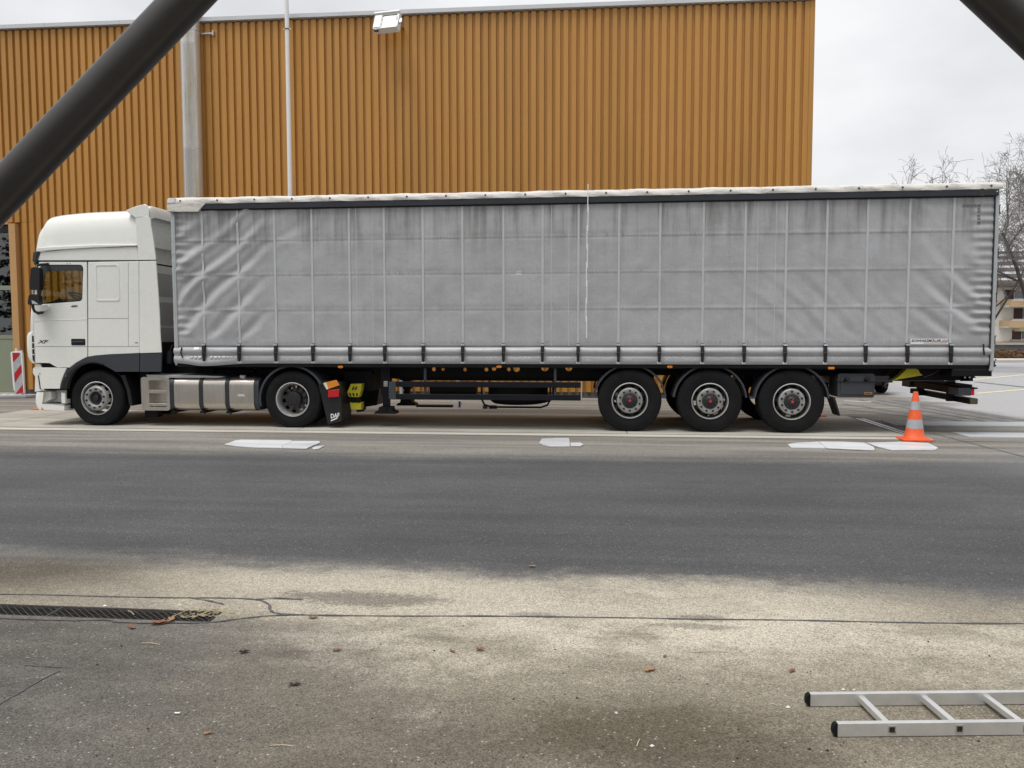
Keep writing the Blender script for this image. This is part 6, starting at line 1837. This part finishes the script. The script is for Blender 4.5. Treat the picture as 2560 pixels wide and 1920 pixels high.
MB().lathe_y((ex[0], ex[1]), [(0.026, ky0 + 0.12), (0.026, ky0 - 0.07), (0.035, ky0 - 0.075), (0.037, ky0 - 0.06), (0.037, ky0 + 0.12)], 18).build('exhaust_tip', 'rim_dirty', car)
for x_ in (kx0 + 0.06, kx0 + 1.50):
    MB().box(x_, x_ + 0.26, ky0 + 0.0, ky0 + 0.10, 0.66, 0.84).build('tail_lamp', 'lens_red', car, bev=0.02)

# ------------------------------------------------------------------ far side: verge, flats, trees
FD = 56.0
_rh = Vector((math.cos(YAW), -math.sin(YAW), 0)); _fh = Vector((math.sin(YAW), math.cos(YAW), 0))
fo = CAM + _fh * FD; fo.z = 0
def FL(px, py, dd=0.0):
    """picture point on the far facade -> (u along it, z)"""
    d = ray(px, py)
    t_ = (FD + dd) / d.dot(_fh)
    p = CAM + d * t_
    return ((p - fo).dot(_rh), p.z)
def fpos(u_, v_, z): 
    p = fo + _rh * u_ + _fh * v_
    return (p.x, p.y, z)
def fbox(u0, u1, v0, v1, za, zb_):
    b = MB().box(u0, u1, v0, v1, za, zb_)
    b.v = [fpos(*p) for p in b.v]
    return b
u0_ = FL(2380, 800)[0]; u1_ = FL(2900, 800)[0]
c_ = fpos((u0_ + u1_) / 2, 5, 0)
flats = thing('apartment_house', c_, 'cream apartment house with ochre balconies and dark pitched roof beyond the yard', 'building')
zev = FL(2520, 714)[1]; zrg = FL(2520, 655)[1] + 1.2
fbox(u0_, u1_, 0, 10, 0, zev).build('wall', 'render_white', flats, smooth=0)
rf = MB().add([fpos(u0_ - 0.5, -0.7, zev - 0.05), fpos(u1_ + 0.5, -0.7, zev - 0.05), fpos(u1_ + 0.5, 5, zrg), fpos(u0_ - 0.5, 5, zrg), fpos(u1_ + .5, 10.7, zev - .05), fpos(u0_ - .5, 10.7, zev - .05)], [(0, 1, 2, 3), (3, 2, 4, 5)]).build('roof', 'roof_tile', flats, smooth=0)
for k in range(11):
    t_ = (k + 0.5) / 11
    z_ = zev + (zrg - zev) * t_; v_ = -0.7 + 5.7 * t_
    sub('tile_course', MB().add([fpos(u0_ - .5, v_ - 0.05, z_ - 0.02), fpos(u1_ + .5, v_ - 0.05, z_ - 0.02), fpos(u1_ + .5, v_ + 0.10, z_ + 0.16), fpos(u0_ - .5, v_ + 0.10, z_ + 0.16)], [(0, 1, 2, 3)]), 'tape_grey' if k % 2 else 'roof_tile', rf, smooth=0)
fbox(u0_ - 0.5, u1_ + 0.5, -0.80, -0.68, zev - 0.16, zev - 0.0).build('gutter', 'hedge_dark', flats, smooth=0)
for (pa, pb) in (((2512, 724), (2640, 748)), ((2534, 770), (2640, 797)), ((2530, 826), (2640, 849))):
    a, b = FL(*pa), FL(*pb)
    uu = a[0]
    nwin = 0
    while uu < u1_ - 3 and nwin < 4:
        wnd = fbox(uu, uu + 2.1, -0.02, 0.06, b[1], a[1]).build('window', 'win_frame', flats, smooth=0)
        sub('shutter', fbox(uu - 0.0, uu + 0.62, -0.06, -0.025, b[1] + 0.02, a[1] - 0.02), 'shutter', wnd, smooth=0)
        sub('pane', fbox(uu + 0.68, uu + 1.30, -0.035, -0.022, b[1] + 0.07, a[1] - 0.07), 'far_glass', wnd, smooth=0)
        sub('pane', fbox(uu + 1.38, uu + 2.03, -0.035, -0.022, b[1] + 0.07, a[1] - 0.07), 'far_glass', wnd, smooth=0)
        sub('sill', fbox(uu - 0.1, uu + 2.2, -0.16, -0.01, b[1] - 0.10, b[1] - 0.005), 'kerb_mat', wnd, smooth=0)
        uu += 4.6; nwin += 1
for (pa, pb) in (((2527, 751), (2620, 767)), ((2525, 801), (2620, 819))):
    a, b = FL(*pa, -1.2), FL(*pb, -1.2)
    for k in range(2):
        uu = a[0] + k * 8.5
        bl = fbox(uu, uu + 5.2, -1.2, -1.08, b[1], a[1]).build('balcony', 'balcony', flats, smooth=0)
        sub('balcony_slab', fbox(uu, uu + 5.2, -1.07, 0.0, b[1] - 0.02, b[1] + 0.12), 'kerb_mat', bl, smooth=0)
        sub('balcony_cheek', fbox(uu, uu + 0.12, -1.07, 0.0, b[1] + 0.13, a[1]), 'balcony', bl, smooth=0)
        sub('snow_cap', fbox(uu + 0.2, uu + 3.6, -1.21, -1.07, a[1] + 0.003, a[1] + 0.05), 'snow', bl, smooth=0)
a, b = FL(2543, 822, -0.4), FL(2640, 828, -0.4)
fbox(a[0], a[0] + 3.2, -0.7, -0.03, b[1], a[1] + 0.06).build('awning', 'awning', flats, smooth=0)
zb1 = FL(2520, 858)[1]
fbox(u0_, u1_, -0.12, -0.004, zb1 - 0.05, zb1 + 0.12).build('string_course', 'balcony', flats, smooth=0)
# garden wall, hedge and kerb in front of the flats
zw = FL(2520, 862, -6)[1]
gw = fbox(u0_ - 2, u1_, -6.2, -6.0, 0, zw).build('garden_wall', 'plinth', None, smooth=0)
tag(gw, 'low grey garden wall with pale coping in front of the flats', 'wall')
sub('coping', fbox(u0_ - 2, u1_, -6.3, -5.9, zw + 0.003, zw + 0.12), 'tape_grey', gw, smooth=0)
hg = MB()
zh = FL(2520, 876, -9)[1]
for k in range(5200):
    u_ = random.uniform(u0_ - 3, u1_ - 1); v_ = random.uniform(-9.6, -8.2); z_ = random.uniform(0.0, zh + 0.08) * random.uniform(0.55, 1)
    s_ = random.uniform(0.05, 0.14)
    a = random.uniform(0, 3.14)
    dx_, dz_ = math.cos(a) * s_, math.sin(a) * s_
    hg.add([fpos(u_ - dx_, v_, z_ - dz_ * .4), fpos(u_ + dz_, v_ + 0.05, z_ - dx_ * .4), fpos(u_ + dx_, v_, z_ + dz_ * .4 + 0.03), fpos(u_ - dz_, v_ - .04, z_ + abs(dx_) * .4)], [(0, 1, 2, 3)])
tag(hg.build('dry_hedge', 'hedge', smooth=0), 'low russet dry hedge along the far kerb', 'hedge', kind='stuff')
tag(fbox(u0_ - 8, u1_ + 10, -12.5, -9.7, -0.05, 0.14).build('far_pavement', 'kerb_mat', smooth=0), kind='structure')

def tree(px, dist, height, label, seed, lean=(0, 0), spread=0.55, levels=5, base_r=0.16):
    r_ = random.Random(seed)
    d = ray(px, 880); d.z = 0; d.normalize()
    base = Vector((CAM.x, CAM.y, 0)) + d * dist
    t = thing('bare_tree', base, label, 'tree', 'bare winter trees beyond the yard')
    trunk, tw = MB(), MB()
    def rv(s_): return Vector((r_.gauss(0, s_), r_.gauss(0, s_), r_.gauss(0, s_)))
    count = [0]
    def grow(p, dirv, ln, rad, lev):
        n = 4 if lev < 3 else 3
        pts = [p]; rs = [rad]
        for k in range(n):
            dirv = (dirv + rv(0.13 + 0.03 * lev) + Vector((0, 0, 0.05 if lev < 3 else 0.015))).normalized()
            pts.append(pts[-1] + dirv * ln / n); rs.append(max(rad * (1 - 0.62 * (k + 1) / n), 0.006))
        (trunk if lev < 2 else tw).path(pts, rs, 7 if lev < 2 else (4 if lev < 4 else 3))
        count[0] += 1
        if lev >= levels:
            return
        nb = (6, 6, 6, 5, 4)[min(lev, 4)]
        for b in range(nb):
            f = r_.uniform(0.28, 1.0) if lev else r_.uniform(0.35, 1.0)
            i = min(int(f * n), n - 1); fr2 = f * n - i
            q = pts[i].lerp(pts[i + 1], fr2)
            dd = (pts[i + 1] - pts[i]).normalized()
            side = dd.orthogonal().normalized()
            side = Matrix.Rotation(r_.uniform(0, 6.28), 3, dd) @ side
            nd = (dd * r_.uniform(0.45, 0.9) + side * spread * r_.uniform(0.7, 1.4)).normalized()
            grow(q, nd, ln * r_.uniform(0.42, 0.68), rs[i] * r_.uniform(0.42, 0.62), lev + 1)
    ld = Vector((_rt * lean[0] + _fh * lean[1] + Vector((0, 0, 1)))).normalized()
    grow(base, ld, height * 0.60, base_r, 0)
    trunk.build('trunk', 'bark', t, smooth=60)
    tw.build('crown', 'twig', t, smooth=60)
    return t
tree(2476, 43, 8.8, 'bare multi-branched tree leaning right beside the trailer tail', 11, (0.24, 0), 0.55, 5, 0.10)
tree(2625, 40, 10.4, 'tall bare tree with wide crown before the apartment house', 5, (-0.08, 0), 0.8, 5, 0.13)
tree(2590, 50, 10.6, 'bare tree whose twigs show just above the trailer roof end', 23, (0.06, 0), 0.45, 5, 0.11)

# conifers behind the camera: mirrored in hall glazing, more added to block low sky
def pine(x, y, h, label, seed):
    r_ = random.Random(seed)
    t = thing('pine_tree', (x, y, 0), label, 'tree', 'pines on the near side of the yard')
    MB().path([(x, y, 0), (x + r_.gauss(0, .1), y, h * 0.4), (x + r_.gauss(0, .2), y + r_.gauss(0, .2), h)], [0.22, 0.16, 0.03], 8).build('trunk', 'bark', t, smooth=60)
    cr_ = MB()
    nb = int(h * 9)
    for k in range(nb):
        f = 0.18 + 0.82 * k / nb
        a = r_.uniform(0, 6.283); z_ = h * f
        ln = (1 - f) * h * 0.30 * r_.uniform(0.6, 1.2) + 0.3
        dv = Vector((math.cos(a), math.sin(a), r_.uniform(-0.25, 0.15)))
        for q in range(int(10 + ln * 16)):
            s_ = r_.uniform(0.1, 1.0) * ln
            c = Vector((x, y, z_)) + dv * s_ + Vector((r_.gauss(0, .14), r_.gauss(0, .14), r_.gauss(0, .09)))
            w_ = r_.uniform(0.10, 0.24)
            u_ = Vector((r_.gauss(0, 1), r_.gauss(0, 1), r_.gauss(0, .5))).normalized() * w_
            v_ = u_.cross(Vector((r_.gauss(0, 1), r_.gauss(0, 1), r_.gauss(0, 1)))).normalized() * w_ * 0.6
            cr_.add([c - u_, c - v_, c + u_, c + v_], [(0, 1, 2, 3)])
    cr_.build('crown', 'needle', t, smooth=0)
PX = [(-52, -8, 13.0), (-48, -14, 14.5), (-36, -33, 15.0), (-22, -28, 15.5), (-12, -29, 15.0), (-2, -30, 16.0), (9, -29, 14.5), (20, -27, 15.5), (31, -24, 15.0), (36, -30, 15.0), (-46, -20, 11.0), (-40, -27, 12.5), (-33, -24, 10.0), (-27, -31, 13.0), (-17, -33, 11.5), (-7, -35, 12.5), (4, -34, 11.0), (14, -33, 12.0), (25, -31, 11.5)]
for k, (x, y, h) in enumerate(PX):
    pine(x, y, h, 'dark unseen pine in the row behind the near side of the yard', 100 + k)
